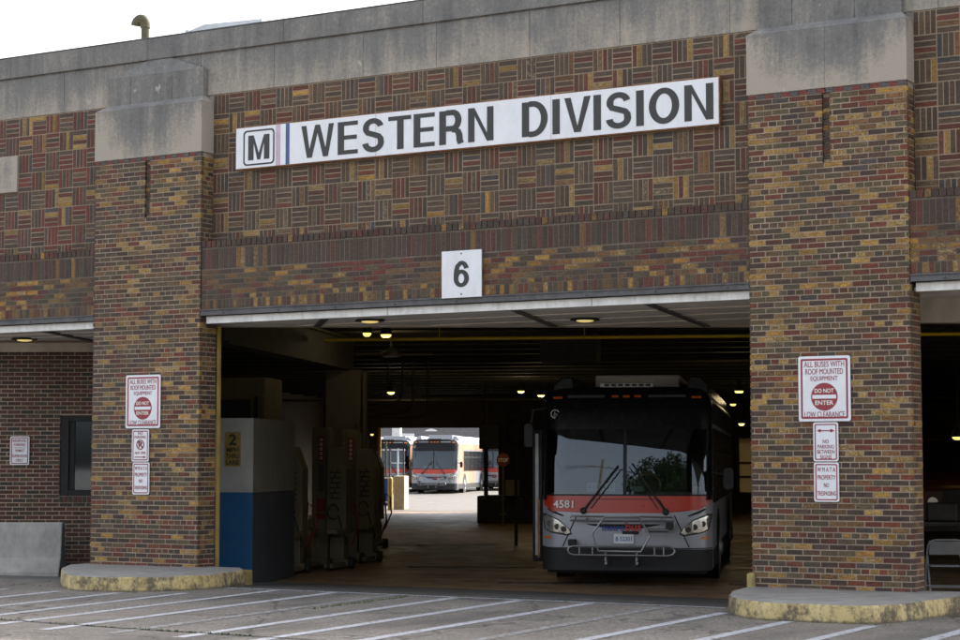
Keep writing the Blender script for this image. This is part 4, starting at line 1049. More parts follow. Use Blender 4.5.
    mb = MB(); mb.box(-.8, .9, 6.0, 8.6, 2.99, 3.22); mb.box(-.7, .7, 9.6, 11.4, 2.99, 3.2); B(mb, 'roof_tank_cover', 'bus_silver', bevel=.04)
    # inside: dash, floor, seat, wheel
    mb = MB(); mb.box(-1.22, 1.22, .62, 11.8, .45, .5); mb.box(-1.22, 1.22, 4.5, 4.6, .5, 2.7); B(mb, 'cabin_floor', 'dark_metal')
    mb = MB(); mb.prism([(.16, 1.2), (.16, 1.34), (.30, 1.40), (.62, 1.42), (.80, 1.30), (.80, .9), (.3, .9)], (-1.16, 0, 0), Vector((0, 1, 0)), Z_, X_, 2.32); B(mb, 'dashboard', 'concrete' if near else 'dark_metal', bevel=.02)
    mb = MB(); sw_ = [(.28+.0+.2*math.cos(a)-.13*0, .80+.06*math.sin(a), 1.50+.19*math.sin(a)) for a in [6.283*k/20 for k in range(20)]]; mb.tube(sw_, .014, 8, closed=True); mb.tube([(.28, .86, 1.42), (.28, .80, 1.5)], .03, 8); B(mb, 'steering_wheel', 'yellow_pipe' if near else 'black')
    mb = MB(); mb.box(.05, .55, 1.25, 1.4, 1.1, 2.0); mb.box(.05, .55, 1.2, 1.7, 1.0, 1.12); B(mb, 'driver_seat', 'black', bevel=.04)
    mb = MB(); mb.box(-.60, -.17, .24, .245, 1.42, 1.55); mb.box(.07, .26, .24, .245, 1.42, 1.50); mb.box(1.0, 1.12, .33, .335, 1.42, 1.5); B(mb, 'dash_card', 'paper')
    if near:
        mb = MB()
        for k in range(7): mb.box(-.57+k*.055, -.54+k*.055, .236, .24, 1.465, 1.51)
        B(mb, 'card_print', 'blue_letter')
    # wipers
    for a, b in (((583, 511), (618, 466)), ((665, 512), (632, 464))):
        (xa, za), (xb, zb) = PX(*a), PX(*b); mb = MB()
        n_ = 8; P_ = [(xa+(xb-xa)*i/n_, za+(zb-za)*i/n_) for i in range(n_+1)]
        mb.tube([(x, fy(x, z)-.05, z) for x, z in P_], .013, 8); mb.tube([(x+(.05 if xb > xa else -.05), fy(x, z)-.03, z-.05) for x, z in P_[1:]], .008, 6)
        mb.lathe((xa, fy(xa, za)-.005, za), (0, -1, 0), [(.05, 0), (.05, .03), (.03, .06)], 14); B(mb, 'wiper', 'rubber')
    # mirrors
    mb = MB(); x, z = PX(529, 436); mb.prism(rrect(.13, .36, .05, 5, x, z), (0, -.12, 0), X_, Z_, Vector((0, 1, 0)), .1); mb.tube([(x+.03, -.05, z+.18), (x+.06, -.02, z+.38), (-1.2, .16, z+.42)], .02, 8); B(mb, 'side_mirror', 'bus_matte', bevel=.015)
    mb = MB(); x, z = PX(727, 479); mb.prism(rrect(.15, .32, .05, 5, x, z), (0, .1, 0), X_, Z_, Vector((0, 1, 0)), .1); mb.tube([(x-.02, .15, z+.05), (1.27, .3, z+.1)], .018, 8); B(mb, 'side_mirror', 'bus_matte', bevel=.015)
    if near:                                      # entry door swung out
        mb = MB(); mb.box(-1.45, -1.30, .42, .47, .36, 2.36); d = B(mb, 'entry_door', 'bus_black', bevel=.01)
        mb = MB(); mb.box(-1.405, -1.355, .405, .42, .45, 2.30); B(mb, 'door_glass', 'grey_metal', d)
        mb = MB(); mb.box(-1.37, -1.335, .40, .405, .42, 1.3); B(mb, 'door_edge_strip', 'sign_rust', d)
    # sides: windows, stripe, skirt, wheels
    for s_ in (-1, 1):
        x0, x1 = (W+.002, W+.012) if s_ > 0 else (-W-.012, -W-.002)
        mb = MB(); mb.box(x0, x1, .62 if near else 2.42, 11.6, 1.25, 2.38); g = B(mb, 'side_windows', 'bus_black'); mb = MB(); y = 1.9 if near else 2.6
        xa, xb = (x1, x1+.006) if s_ > 0 else (x0-.006, x0)
        while y < 11.4: mb.box(xa, xb, y, y+.05, 1.25, 2.38); y += 1.45
        mb.box(xa, xb, 1.9, 11.5, 2.02, 2.05); B(mb, 'window_bars', 'dark_metal', g)
        mb = MB(); mb.box(x0, x1, .62, L-.02, 2.45, 2.78); B(mb, 'side_stripe', 'bus_reflection' if not near else 'bus_matte')  # far buses: reflected orange light painted on as colour
        if not near: mb = MB(); mb.box(x0, x1, .62, 6.6, .56, 1.24); mb.box(x0, x1, .62, 2.4, 1.26, 2.44); B(mb, 'side_reflection', 'bus_reflection')  # added panels whose tan imitates light reflected by the metal side
        mb = MB(); mb.box(x0, x1, .55, L-.02, .28, .55); B(mb, 'side_skirt', 'bus_matte')
        for y in (2.75, 9.0):
            mb = MB(); mb.lathe((s_*(W+.014), y, .52), (s_, 0, 0), [(.60, 0), (.60, .006), (.56, .008)], 28); B(mb, 'wheel_arch', 'bus_matte')
            mb = MB(); mb.lathe((s_*(W-.27), y, .49), (s_, 0, 0), [(.40, 0), (.485, .03), (.49, .14), (.485, .25), (.42, .29), (.30, .30)], 32); w = B(mb, 'wheel', 'rubber', smooth=True)
            mb = MB(); mb.lathe((s_*(W+.032), y, .49), (s_, 0, 0), [(.28, 0), (.27, .01), (.16, -.02), (.13, .03), (.08, .05)], 24); B(mb, 'rim', 'grey_metal', w, smooth=True)
    # rack for bicycles
    Y0 = -.22; mb = MB(); tp = lambda pts, y=Y0, r=.017, c=False: mb.tube([PP(a, b, y) for a, b in pts], r, 8, closed=c)
    st_ = [(569.5, 549.5), (571, 546.5), (575, 545.5), (668, 545.5), (673, 547), (675, 550), (673, 553), (668, 554.5), (575, 554), (571, 552.5)]
    tp(st_, -.30, .015, True); tp([(606, 517), (594, 533), (600, 550), (642, 550.5), (651, 535), (640, 517)], -.34, .017, True)
    tp([(571, 518), (573, 516), (605, 516.5)], -.16, .013); tp([(571, 520.5), (675, 521)], -.13, .015); tp([(640, 516.5), (672, 517), (675, 521), (673, 527)], -.16, .013)
    for px in (606.5, 637): tp([(px, 551), (px, 563)], -.2, .02); mb.tube([PP(px, 563, -.2), PP(px, 562, .05)], .02, 8); mb.lathe(PP(px+.5, 562, -.235), (0, -1, 0), [(.03, 0), (.02, .03)], 10)
    tp([(646, 530), (668, 530)], -.2, .028)
    for px in (581, 594, 655, 664): tp([(px, 545), (px, 554)], -.3, .012)
    for px in (586, 660): mb.tube([PP(px, 519, -.16), PP(px, 519, .02)], .014, 8)
    B(mb, 'bike_rack', 'chrome', smooth=True)
    mb = MB(); x, z = PX(572, 542); mb.box(x-.05, x+.06, -.16, .04, z-.05, z+.04); B(mb, 'rack_bracket', 'black', bevel=.008); mb = MB(); x, z = PX(669, 526); mb.box(x-.05, x+.05, -.2, .05, z-.05, z+.05); B(mb, 'rack_bracket', 'black', bevel=.008); mb = MB(); x, z = PX(630, 533); mb.box(x-.12, x+.12, -.05, .02, z-.015, z+.03); B(mb, 'rack_bracket', 'black', bevel=.008)
    # dark shaped recess lines in the nose
    mb = MB()
    fpatch(mb, [(-.6, .94), (-.25, .885), (.2, .885), (.55, .94), (.5, .925), (.2, .87), (-.25, .87), (-.55, .925)], .009, nx=14); B(mb, 'grille_slot', 'black', fix=False)
    x0, z0 = PX(602, 531); yy = min(fy(x, .9) for x in (-.3, 0, .3))-.014
    text('metro', 'blue_letter', (x0, yy, z0), X_, Z_, NY, w=.335, h=None, bold=.018, parent=e, local=True, depth=.004)
    text('bus', 'red_bright', (x0+.35, yy, z0), X_, Z_, NY, w=.235, h=None, bold=.018, parent=e, local=True, depth=.004)
    if near:
        x, z = PX(552.5, 508.3); y = fy(x+.16, z)-.022
        U2 = Vector((.32, fy(x+.33, z)-fy(x, z), 0)).normalized()
        text('4581', 'white_letter', (x, fy(x, z)-.035, z), U2, Z_, U2.cross(Z_), w=.315, h=.115, bold=.02, parent=e, local=True, depth=.004)
        x, z = PX(623.5, 538.5); mb = MB(); mb.prism(rrect(.30, .15, .015), (x, -.03, z), X_, Z_, NY, .006); pl_ = B(mb, 'number_plate', 'plate')
        text('B 52301', 'blue_letter', (x, -.036, z-.035), X_, Z_, NY, w=.24, h=.065, bold=.01, parent=pl_, local=True, align='C', depth=.003)
    return e
def place(e, u, v, rz=BE, z=None):
    p = uv(u, v); e.location = (p.x, p.y, gz(p.y) if z is None else z); e.rotation_euler = (0, 0, rz)
nb = make_bus(True, 'near city bus numbered 4581 with red band, facing out of the open bay', 'city buses')
c = atD(625, 463, 29.3); u, v = to_uv(c); place(nb, u, v, z=FLOOR)
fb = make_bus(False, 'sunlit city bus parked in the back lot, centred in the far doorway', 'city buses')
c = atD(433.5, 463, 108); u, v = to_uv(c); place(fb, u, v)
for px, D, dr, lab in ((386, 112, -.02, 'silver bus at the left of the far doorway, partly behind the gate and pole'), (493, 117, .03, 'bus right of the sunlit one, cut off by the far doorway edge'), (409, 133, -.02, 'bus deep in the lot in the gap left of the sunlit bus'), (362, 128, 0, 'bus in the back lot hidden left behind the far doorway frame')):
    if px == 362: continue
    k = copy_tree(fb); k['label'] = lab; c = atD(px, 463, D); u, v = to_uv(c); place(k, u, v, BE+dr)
# ------------------------------------------------------------ blue and white booth with speed sign
c = atD(252.5, 463, 29.5); u1, v0 = to_uv(c); u1 = -7.87; v0 = 28.64
bo_ = empty('control_booth', uv(u1-.7, v0+1.3, FLOOR), 0, 'blue and white painted booth wall just inside the left jamb of the open bay', 'booth')
zg = -.16
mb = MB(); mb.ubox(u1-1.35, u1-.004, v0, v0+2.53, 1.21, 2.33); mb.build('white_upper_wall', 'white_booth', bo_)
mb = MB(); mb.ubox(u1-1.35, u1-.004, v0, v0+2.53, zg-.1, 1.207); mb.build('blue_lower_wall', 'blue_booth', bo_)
mb = MB(); mb.ubox(u1-.004, u1+.004, v0+.002, v0+2.528, 1.21, 2.329); mb.build('shaded_upper_side', 'white_booth_shaded', bo_)  # thin panels that paint the unlit side of the booth darker
mb = MB(); mb.ubox(u1-.004, u1+.004, v0+.002, v0+2.528, zg-.1, 1.207); mb.build('shaded_lower_side', 'blue_booth_shaded', bo_)
o = uv(u1-.42, v0-.004, 0); wsg = .215
e = empty('speed_sign', o+Z_*1.5, 0, 'small yellow sign reading 2 MPH THRU LANE on the white booth wall', 'sign')
mb = MB(); cc = o+IU*.10+Z_*1.86-IV*0; mb.prism(rrect(.25, .52, .03), cc, IU, Z_, -IV, .006); mb.build('panel', 'sign_yellow', e)
for s_, dz, w, h in (('2', .06, .12, .17), ('MPH', -.045, .19, .07), ('THRU', -.14, .21, .07), ('LANE', -.235, .20, .07)):
    text(s_, 'black_letter', cc-IV*.006+Z_*dz, IU, Z_, -IV, w=w, h=h, bold=.03, depth=.003, parent=e, align='C')
# beige cabinet and dark box behind and above the booth
c = atD(222, 463, 34); ua, va = to_uv(c); c = atD(266, 463, 34); ub, vb = to_uv(c)
e = empty('storage_cabinet', uv((ua+ub)/2, va+.6, FLOOR), 0, 'tall beige cabinet with a dark cut-out standing behind the booth', 'cabinet')
zt = 1.66+(463-378)*34/1950; mb = MB(); mb.ubox(ua-.4, ub, va, va+1.2, FLOOR, zt); mb.build('housing', 'cream', e, bevel=.02)
mb = MB(); mb.ubox(ua-.1, ua+.5, va-.03, va-.002, 2.0, 2.75); mb.ubox(ub-.18, ub-.12, va-.03, va-.002, 1.9, 2.8); mb.build('dark_panel', 'black', e)
# ------------------------------------------------------------ mobile column lifts
def make_lift():
    e = empty('column_lift', (0, 0, 0), 0, '', 'vehicle lift', 'portable column lifts'); B = lambda mb, n, m, p=None, **k: mb.build(n, m, p or e, local=True, **k)
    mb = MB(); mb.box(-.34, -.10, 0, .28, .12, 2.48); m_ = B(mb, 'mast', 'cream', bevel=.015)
    mb = MB(); mb.box(-.36, -.30, -.04, .30, .12, 2.48); mb.box(-.10, -.06, -.03, .3, .12, 2.42); B(mb, 'mast_rail', 'cream', bevel=.008)
    mb = MB(); mb.prism([(-.06, .62), (.30, .62), (.30, 1.75), (.16, 2.12), (-.06, 2.12)], (0, -.12, 0), X_, Z_, Vector((0, 1, 0)), .42); b_ = B(mb, 'control_box', 'cream', bevel=.02)
    mb = MB(); mb.prism(rrect(.10, .44, .01, 3, -.20, 2.1), (0, -.002, 0), X_, Z_, NY, .004); lab = B(mb, 'red_label', 'lift_red', m_)
    mb = MB()
    for k in range(5): ring_prism(mb, rrect(.05, .05, .008, 2, -.20, 1.94+k*.08), rrect(.026, .026, .004, 2, -.20, 1.94+k*.08), (0, -.006, 0), X_, Z_, NY, .002)
    B(mb, 'label_print', 'white_letter', m_)
    mb = MB()
    for k in range(7): ring_prism(mb, rrect(.085, .055, .01, 2, -.20, 1.38+k*.068), rrect(.05, .02, .005, 2, -.20, 1.38+k*.068), (0, -.002, 0), X_, Z_, NY, .003)
    B(mb, 'black_print', 'black_letter', m_)
    mb = MB(); mb.box(-.28, -.12, -.006, -.001, 1.0, 1.22); mb.box(-.28, -.12, -.006, -.001, .86, .95); B(mb, 'red_plate', 'lift_red', m_)
    mb = MB()
    for k in range(6):
        mb.box(0, .2, -.126, -.12, 1.22+k*.09, 1.225+k*.09+.02)
        mb.box(.03+.05*(k % 3), .06+.05*(k % 3), -.128, -.12, 1.25+k*.09, 1.30+k*.09)
    B(mb, 'dial_marks', 'black_letter', b_)
    mb = MB(); mb.tube([(.0+.1+.1*math.cos(a), -.2-.03*math.sin(a*2), 1.0+.13*math.sin(a)) for a in [6.28*k/16 for k in range(15)]], .012, 8); mb.tube([(.18, -.18, .95), (.26, -.2, .7), (.30, -.1, .5), (.22, .05, .35)], .012, 8); B(mb, 'cable_coil', 'rubber')
    mb = MB(); mb.box(-.4, .34, -.1, .34, .06, .16); mb.box(-.36, -.2, -.8, -.05, .04, .12); mb.box(.14, .3, -.8, -.05, .04, .12); mb.box(0, .26, -.1, .2, .16, .55); B(mb, 'base_frame', 'cream', bevel=.012)
    mb = MB()
    for s_ in (-1, 1):
        x = -.28 if s_ < 0 else .22
        mb.box(x-.09, x+.09, -.62, -.1, .62, .70)
    B(mb, 'wheel_fork', 'cream', bevel=.01)
    for x, y in ((-.28, -.72), (.22, -.72), (.32, .1), (.40, -.05)):
        mb = MB(); mb.lathe((x-.035, y, .10), (1, 0, 0), [(.06, 0), (.10, .01), (.10, .06), (.06, .07)], 20); B(mb, 'castor', 'rubber', smooth=True)
    mb = MB(); mb.tube([(.34, .1, .4), (.5, .0, .75), (.48, -.02, 1.1), (.36, .05, 1.18), (.34, .1, 1.0)], .016, 8); B(mb, 'red_handle', 'lift_red')
    return e
lf = make_lift()
for i, (px, D, lab) in enumerate(((332, 34.6, 'nearer of the two tall cream column lifts left of the far doorway'), (361, 37, 'cream column lift next to the left edge of the far doorway'), (287, 33.2, 'cream column lift mostly hidden behind the blue and white booth'), (369, 43, 'distant cream column lift half behind the others in the gloom'))):
    k = lf if i == 0 else copy_tree(lf); k['label'] = lab; c = atD(px, 463, D); u, v = to_uv(c); place(k, u, v, BE+rad(-6+i*3), FLOOR)
# ------------------------------------------------------------ lamps
def lamp(px, py, D, label, mat_='lamp', r=.11, pw=0, col=(1, .78, .4)):
    c = atD(px, py, D); e = empty('hanging_lamp', c, 0, label, 'lamp', 'hanging lamps in the garage')
    mb = MB(); mb.lathe(c, (0, 0, 1), [(r, 0), (r*.9, .10), (r*.35, .22), (.04, .26)], 20); mb.tube([c+Z_*.26, Vector((c.x, c.y, 4.1))], .012, 6); mb.build('lamp_shade', 'dark_metal', e, smooth=True)
    mb = MB(); mb.lathe(c-Z_*.06, (0, 0, 1), [(r*.5, 0), (r*.85, .03), (r*.9, .058)], 20); mb.build('bulb', mat_, e)
    if pw:
        l = bpy.data.lights.new('lamp_light', 'POINT'); l.energy = pw; l.color = col; l.shadow_soft_size = .15; o = bpy.data.objects.new('lamp_light', l); COL.objects.link(o); o.location = c-Z_*.12
lamp(367, 333, 33, 'small lit lamp nearest the soffit, left of the gas pipe', r=.08)
lamp(386, 334.5, 36, 'lit yellow lamp hanging high above the cream lifts', pw=3.6)
lamp(391, 392, 52, 'lit yellow lamp beside the bent conduits above the far doorway', pw=6.6)
lamp(521, 391, 56, 'lit yellow lamp hanging left of the near bus roof', pw=8.4)
lamp(541, 394.5, 50, 'lit lamp closest to the left corner of the near bus roof', pw=6.6)
lamp(739, 391, 46, 'lit lamp hanging right of the near bus beside the brick pier', pw=6.6)
lamp(741.5, 423.5, 62, 'low lit lamp right of the near bus above the bright far window', pw=6.6)
lamp(733, 404, 58, 'small lit lamp between the two at the right of the near bus', r=.1)
lamp(958, 437, 40, 'yellow lamp at the right edge of the picture in the dark right bay', r=.13)
lamp(364.5, 434, 60, 'small greenish lamp at the left of the far doorway', 'lamp_green', .09, pw=0.9)
lamp(372, 434, 64, 'tiny lamp right beside the greenish one', r=.06)
# ------------------------------------------------------------ other things in the hall
def hb(name, px0, px1, py0, py1, D, dep, m, bevel=.02):
    """a box standing at depth D inside, aligned with the lanes"""
    a = atD(px0, py1, D); b = atD(px1, py0, D); ua, va = to_uv(a); ub = ua+(b-a).dot(IU); mb = MB()
    z0 = a.z; z1 = b.z
    mb.ubox(ua, ub, va, va+dep, z0, z1); return mb, ua, ub, va, z0, z1
mb, ua, ub, va, z0, z1 = hb('', 540, 597, 332, 362, 37, .9, 0)
e = empty('unit_heater', uv((ua+ub)/2, va+.4, z0), 0, 'dark louvred heater unit hung from the ceiling above the near bus', 'heater')
mb.build('housing', 'joist', e, bevel=.01); mb = MB()
for k in range(9): mb.ubox(ua+.04, ub-.04, va-.02, va-.003, z0+.06+k*.055, z0+.085+k*.055)
mb.ubox((ua+ub)/2-.02, (ua+ub)/2+.02, va-.03, va-.02, z0+.02, z1-.02); mb.build('louvre', 'black', e)
c = atD(391, 357, 38); e = empty('ceiling_fan', c, 0, 'dim ceiling fan hanging beyond the lamps at the upper left of the bay', 'fan')
mb = MB(); mb.lathe(c, (0, 0, 1), [(.16, 0), (.2, .06), (.12, .16), (.03, .2)], 18); mb.tube([c+Z_*.2, Vector((c.x, c.y, 4.2))], .015, 8); mb.build('motor', 'grey_metal', e, smooth=True)
for k in range(4):
    a = .4+k*math.pi/2; d = Vector((math.cos(a), math.sin(a), 0)); n = Vector((-d.y, d.x, .25)).normalized(); mb = MB(); mb.obox(c+Z_*.05+d*.15-n*.07, d*.65, n*.14, d.cross(n)*.012); mb.build('blade', 'column', e)
# dark workbench cabinets right of the far doorway
mb, ua, ub, va, z0, z1 = hb('', 477, 531, 496, 523, 60, 2.2, 0)
e = empty('tool_cabinet', uv((ua+ub)/2, va+1, FLOOR), 0, 'long dark tool cabinet on the floor at the right of the far doorway', 'cabinet')
mb = MB(); mb.ubox(ua, ub+.6, va, va+2.2, FLOOR, z1); mb.build('housing', 'black', e, bevel=.03)
mb = MB(); mb.ubox(ua+.7, ua+.9, va-.01, va-.002, .05, .12)
for k in (.15, .75, 1.3): mb.ubox(ua+k, ua+k+.16, va-.01, va-.002, z1-.1, z1-.06)
mb.build('handle', 'column', e)
mb, ua, ub, va, z0, z1 = hb('', 505, 519, 474, 490, 59.5, .3, 0)
tag(mb.build('supply_box', 'cream', None, bevel=.02), 'small beige box standing on the dark tool cabinet', 'box')
tag(bpy.data.objects[[o.name for o in bpy.data.objects if o.name.startswith('supply_box')][0]], None)
sb_ = [o for o in bpy.data.objects if o.name.startswith('supply_box')][0]; 
zc = 1.66+(463-496)*60/1950; sb_.location.z = zc
c = atD(503, 460, 57); e = empty('stop_sign', (c.x, c.y, FLOOR), 0, 'red octagonal STOP sign on a pole inside the garage', 'stop sign')
n8 = [(.2*math.cos(rad(22.5+45*k)), .2*math.sin(rad(22.5+45*k))) for k in range(8)]
mb = MB(); mb.prism(n8, c, RT, Z_, -FH, .01); mb.build('plate', 'lift_red', e)
text('STOP', 'white_letter', c-FH*.01-Z_*.06, RT, Z_, -FH, w=.29, h=.11, bold=.03, depth=.004, parent=e, align='C')
mb = MB(); mb.tube([(c.x+.03*FH.x, c.y+.03*FH.y, FLOOR), (c.x+.03*FH.x, c.y+.03*FH.y, c.z+.2)], .03, 8); mb.build('pole', 'column', e)
mb = MB(); a = atD(486, 430, 63); mb.tube([(a.x, a.y, FLOOR), (a.x, a.y, 4.1)], .07, 10)
tag(mb.build('steel_post', 'dark_metal', None), 'thin dark steel post crossing the right side of the far doorway', 'post')
mb, ua, ub, va, z0, z1 = hb('', 479, 499, 424, 449, 62, .6, 0)
tag(mb.build('electrical_box', 'dark_metal', None, bevel=.02), 'dark electrical box fixed high on the steel post by the far doorway', 'electrical box')
mb, ua, ub, va, z0, z1 = hb('', 483, 531, 400, 522, 66, 3, 0)
mb = MB(); mb.ubox(ua+.55, ub+1.2, va, va+.3, FLOOR, 3.1); 
tag(mb.build('partition', 'int_wall', None), 'dark block partition right of the far doorway behind the tool cabinet', 'partition')
# hose reel hanging near the bus
c = atD(516, 452, 44); e = empty('hose_reel', Vector((c.x, c.y, FLOOR)), 0, 'dark hose reel stand with looped hose left of the near bus', 'hose reel')
mb = MB(); mb.tube([(c.x, c.y, FLOOR), (c.x, c.y, 2.7)], .04, 8); mb.build('stand', 'dark_metal', e)
mb = MB(); mb.tube([c+IU*(.0+.2*math.cos(a))+Z_*(.45+.28*math.sin(a)) for a in [6.283*k/18 for k in range(18)]], .045, 8, closed=True); mb.tube([c+IU*.1+Z_*.2, c+IU*.25-Z_*.3, c+IU*.12-Z_*.9, c+IU*.3-Z_*1.3], .03, 8); mb.build('hose', 'rubber', e, smooth=True)
# folding chair in the right bay
def chair():
    e = empty('folding_chair', (0, 0, 0), 0, 'grey metal folding chair standing in the dark right bay beside the brick pier', 'chair'); B = lambda mb, n, m, **k: mb.build(n, m, e, local=True, **k)
    for s_ in (-1, 1):
        mb = MB(); mb.tube([(s_*.225, .27, 0), (s_*.225, -.03, .45), (s_*.22, -.17, .62)], .012, 8); B(mb, 'rear_leg', 'chair', smooth=True)
    mb = MB(); mb.tube([(-.25, -.26, 0), (-.25, -.02, .42), (-.245, .17, .72), (-.22, .20, .78), (-.14, .215, .805), (.14, .215, .805), (.22, .2, .78), (.245, .17, .72), (.25, -.02, .42), (.25, -.26, 0)], .013, 8); B(mb, 'front_frame', 'chair', smooth=True)
    mb = MB()
    for i in range(8):
        x0, x1 = -.225+.45*i/8, -.225+.45*(i+1)/8; f = lambda x: .02*(1-(x/.225)**2)
        mb.quad((x0, .125+f(x0), .60), (x1, .125+f(x1), .60), (x1, .205+f(x1), .785), (x0, .205+f(x0), .785)); mb.quad((x0, .133+f(x0), .60), (x1, .133+f(x1), .60), (x1, .213+f(x1), .785), (x0, .213+f(x0), .785))
    B(mb, 'backrest', 'chair', smooth=True)
    mb = MB(); mb.box(-.215, .215, -.19, .20, .435, .455); B(mb, 'seat', 'chair', bevel=.008)
    mb = MB(); mb.tube([(-.24, -.16, .16), (.24, -.16, .16)], .009, 6); mb.tube([(-.22, .17, .16), (.22, .17, .16)], .009, 6); B(mb, 'crossbar', 'chair')
    return e
ch = chair(); c = onZ(945.5, 591, -.1); ch.location = (c.x, c.y, gz(c.y)); ch.rotation_euler = (0, 0, BE+rad(182))
# red service truck in the right bay
def truck():
    e = empty('service_truck', (0, 0, 0), 0, 'dim red truck parked deep inside the right bay behind the folding chair', 'truck'); B = lambda mb, n, m, **k: mb.build(n, m, e, local=True, **k)
    mb = MB(); mb.prism([(0, .6), (0, 1.35), (.25, 1.5), (.95, 1.6), (1.3, 2.35), (1.5, 2.45), (3.0, 2.45), (3.0, .6)], (-1.15, 0, 0), Vector((0, 1, 0)), Z_, X_, 2.3); B(mb, 'cab', 'truck_red', bevel=.08)
    mb = MB(); mb.prism([(1.0, 1.65), (1.31, 2.3), (1.29, 2.31), (.98, 1.66)], (-1.0, -.04, 0), Vector((0, 1, 0)), Z_, X_, 2.0); B(mb, 'windshield', 'bus_black')
    for s_ in (-1, 1):
        mb = MB(); mb.prism([(1.25, 1.65), (1.5, 2.25), (2.4, 2.25), (2.4, 1.65)], (s_*1.15, 0, 0), Vector((0, 1, 0)), Z_, Vector((s_, 0, 0)), .01); B(mb, 'side_window', 'bus_black')
        for y in (.95, 5.0):
            mb = MB(); mb.lathe((s_*.88, y, .48), (s_, 0, 0), [(.4, 0), (.48, .04), (.48, .24), (.3, .28)], 24); B(mb, 'wheel', 'rubber', smooth=True)
        mb = MB(); mb.lathe((s_*.8, -.005, 1.05), (0, -1, 0), [(.12, 0), (.1, .03)], 16); B(mb, 'headlight', 'lens')
    mb = MB(); mb.box(-1.15, 1.15, 3.1, 7.0, .75, 2.3); B(mb, 'cargo_body', 'truck_red', bevel=.04)
    mb = MB(); mb.box(-.6, .6, -.03, -.002, .8, 1.3); mb.box(-1.15, 1.15, -.15, -.02, .45, .68); B(mb, 'grille', 'dark_metal', bevel=.01)
    return e
tk = truck(); c = atD(972, 463, 40); u, v = to_uv(c); place(tk, u, v, z=FLOOR)
# work table seen dimly beside the chair
c = atD(921, 463, 33); u, v = to_uv(c); e = empty('work_bench', uv(u+.5, v, FLOOR), 0, 'cluttered dark work bench just visible between the right pier and the folding chair', 'bench')
mb = MB(); mb.ubox(u-.2, u+1.6, v, v+.7, .60, .66); mb.build('bench_top', 'dark_metal', e)
for a, b in ((-.15, .05), (1.5, .05), (-.15, .6), (1.5, .6)): mb = MB(); mb.ubox(u+a, u+a+.06, v+b, v+b+.06, FLOOR, .6); mb.build('leg', 'dark_metal', e)
mb = MB(); mb.ubox(u+.1, u+.6, v+.1, v+.5, .665, .98); tag(mb.build('equipment_case', 'dark_metal', None, bevel=.03), 'dark equipment case on the work bench by the right pier', 'case')
# ------------------------------------------------------------ the lot beyond the far door
def lotat(px, D): c = atD(px, 463, D); return to_uv(c)
u, v = lotat(399, 77); 
mb = MB(); mb.ubox(u-.22, u+.22, v, v+.9, FLOOR, 1.13); tag(mb.build('concrete_guard_wall', 'sun_concrete', None, bevel=.03), 'buff concrete guard block in the sun just outside the far doorway', 'guard wall')
u, v = lotat(390.4, 76); mb = MB(); mb.lathe(uv(u, v, FLOOR), (0, 0, 1), [(.10, 0), (.10, 1.2), (.085, 1.26), (.04, 1.30)], 18); tag(mb.build('yellow_bollard', 'yellow_pipe', None, smooth=True), 'yellow bollard between the blue gate and the buff guard block', 'bollard')
u, v = lotat(384, 77.5); e = empty('metal_gate', uv(u, v, FLOOR), 0, 'blue and silver metal gate at the left edge of the far doorway', 'gate')
mb = MB(); mb.ubox(u-.12, u+.18, v, v+.05, FLOOR+.15, 1.05); mb.build('blue_panel', 'blue_letter', e)
mb = MB(); mb.ubox(u-.20, u-.13, v-.02, v+.05, FLOOR, 1.1); mb.ubox(u-.20, u+.2, v-.03, v-.005, .06, .12); mb.ubox(u-.20, u+.2, v-.03, v-.005, 1.02, 1.08); mb.ubox(u-.02, u+.02, v-.03, v-.005, .12, 1.02); mb.build('frame', 'trim_white', e)
u, v = lotat(386, 82); mb = MB(); mb.tube([uv(u, v, FLOOR), uv(u, v, 2.55)], .045, 10); tag(mb.build('thin_pole', 'dark_metal', None), 'thin dark pole just inside the lot at the left of the far doorway', 'pole')
u, v = lotat(396.5, 90); e = empty('steel_scaffold', uv(u, v, FLOOR), 0, 'white and blue steel frame stand between the pole and the sunlit bus', 'steel frame')
for du in (-.35, .02, .3): mb = MB(); mb.ubox(u+du, u+du+.07, v, v+.07, FLOOR, 2.3); mb.build('upright', 'galv' if du == .02 else 'dark_metal', e)
mb = MB(); mb.ubox(u-.7, u+.37, v+.08, v+.14, 2.2, 2.28); mb.ubox(u-.35, u+.37, v+.08, v+.14, 1.6, 1.66); mb.build('rail', 'galv', e)
u, v = lotat(396, 140); mb = MB(); mb.ubox(u-.3, u+.3, v, v+.6, -.1, 4.6); tag(mb.build('concrete_pillar', 'trim_white', None), 'pale square pillar rising in front of the grey roofed building', 'pillar')
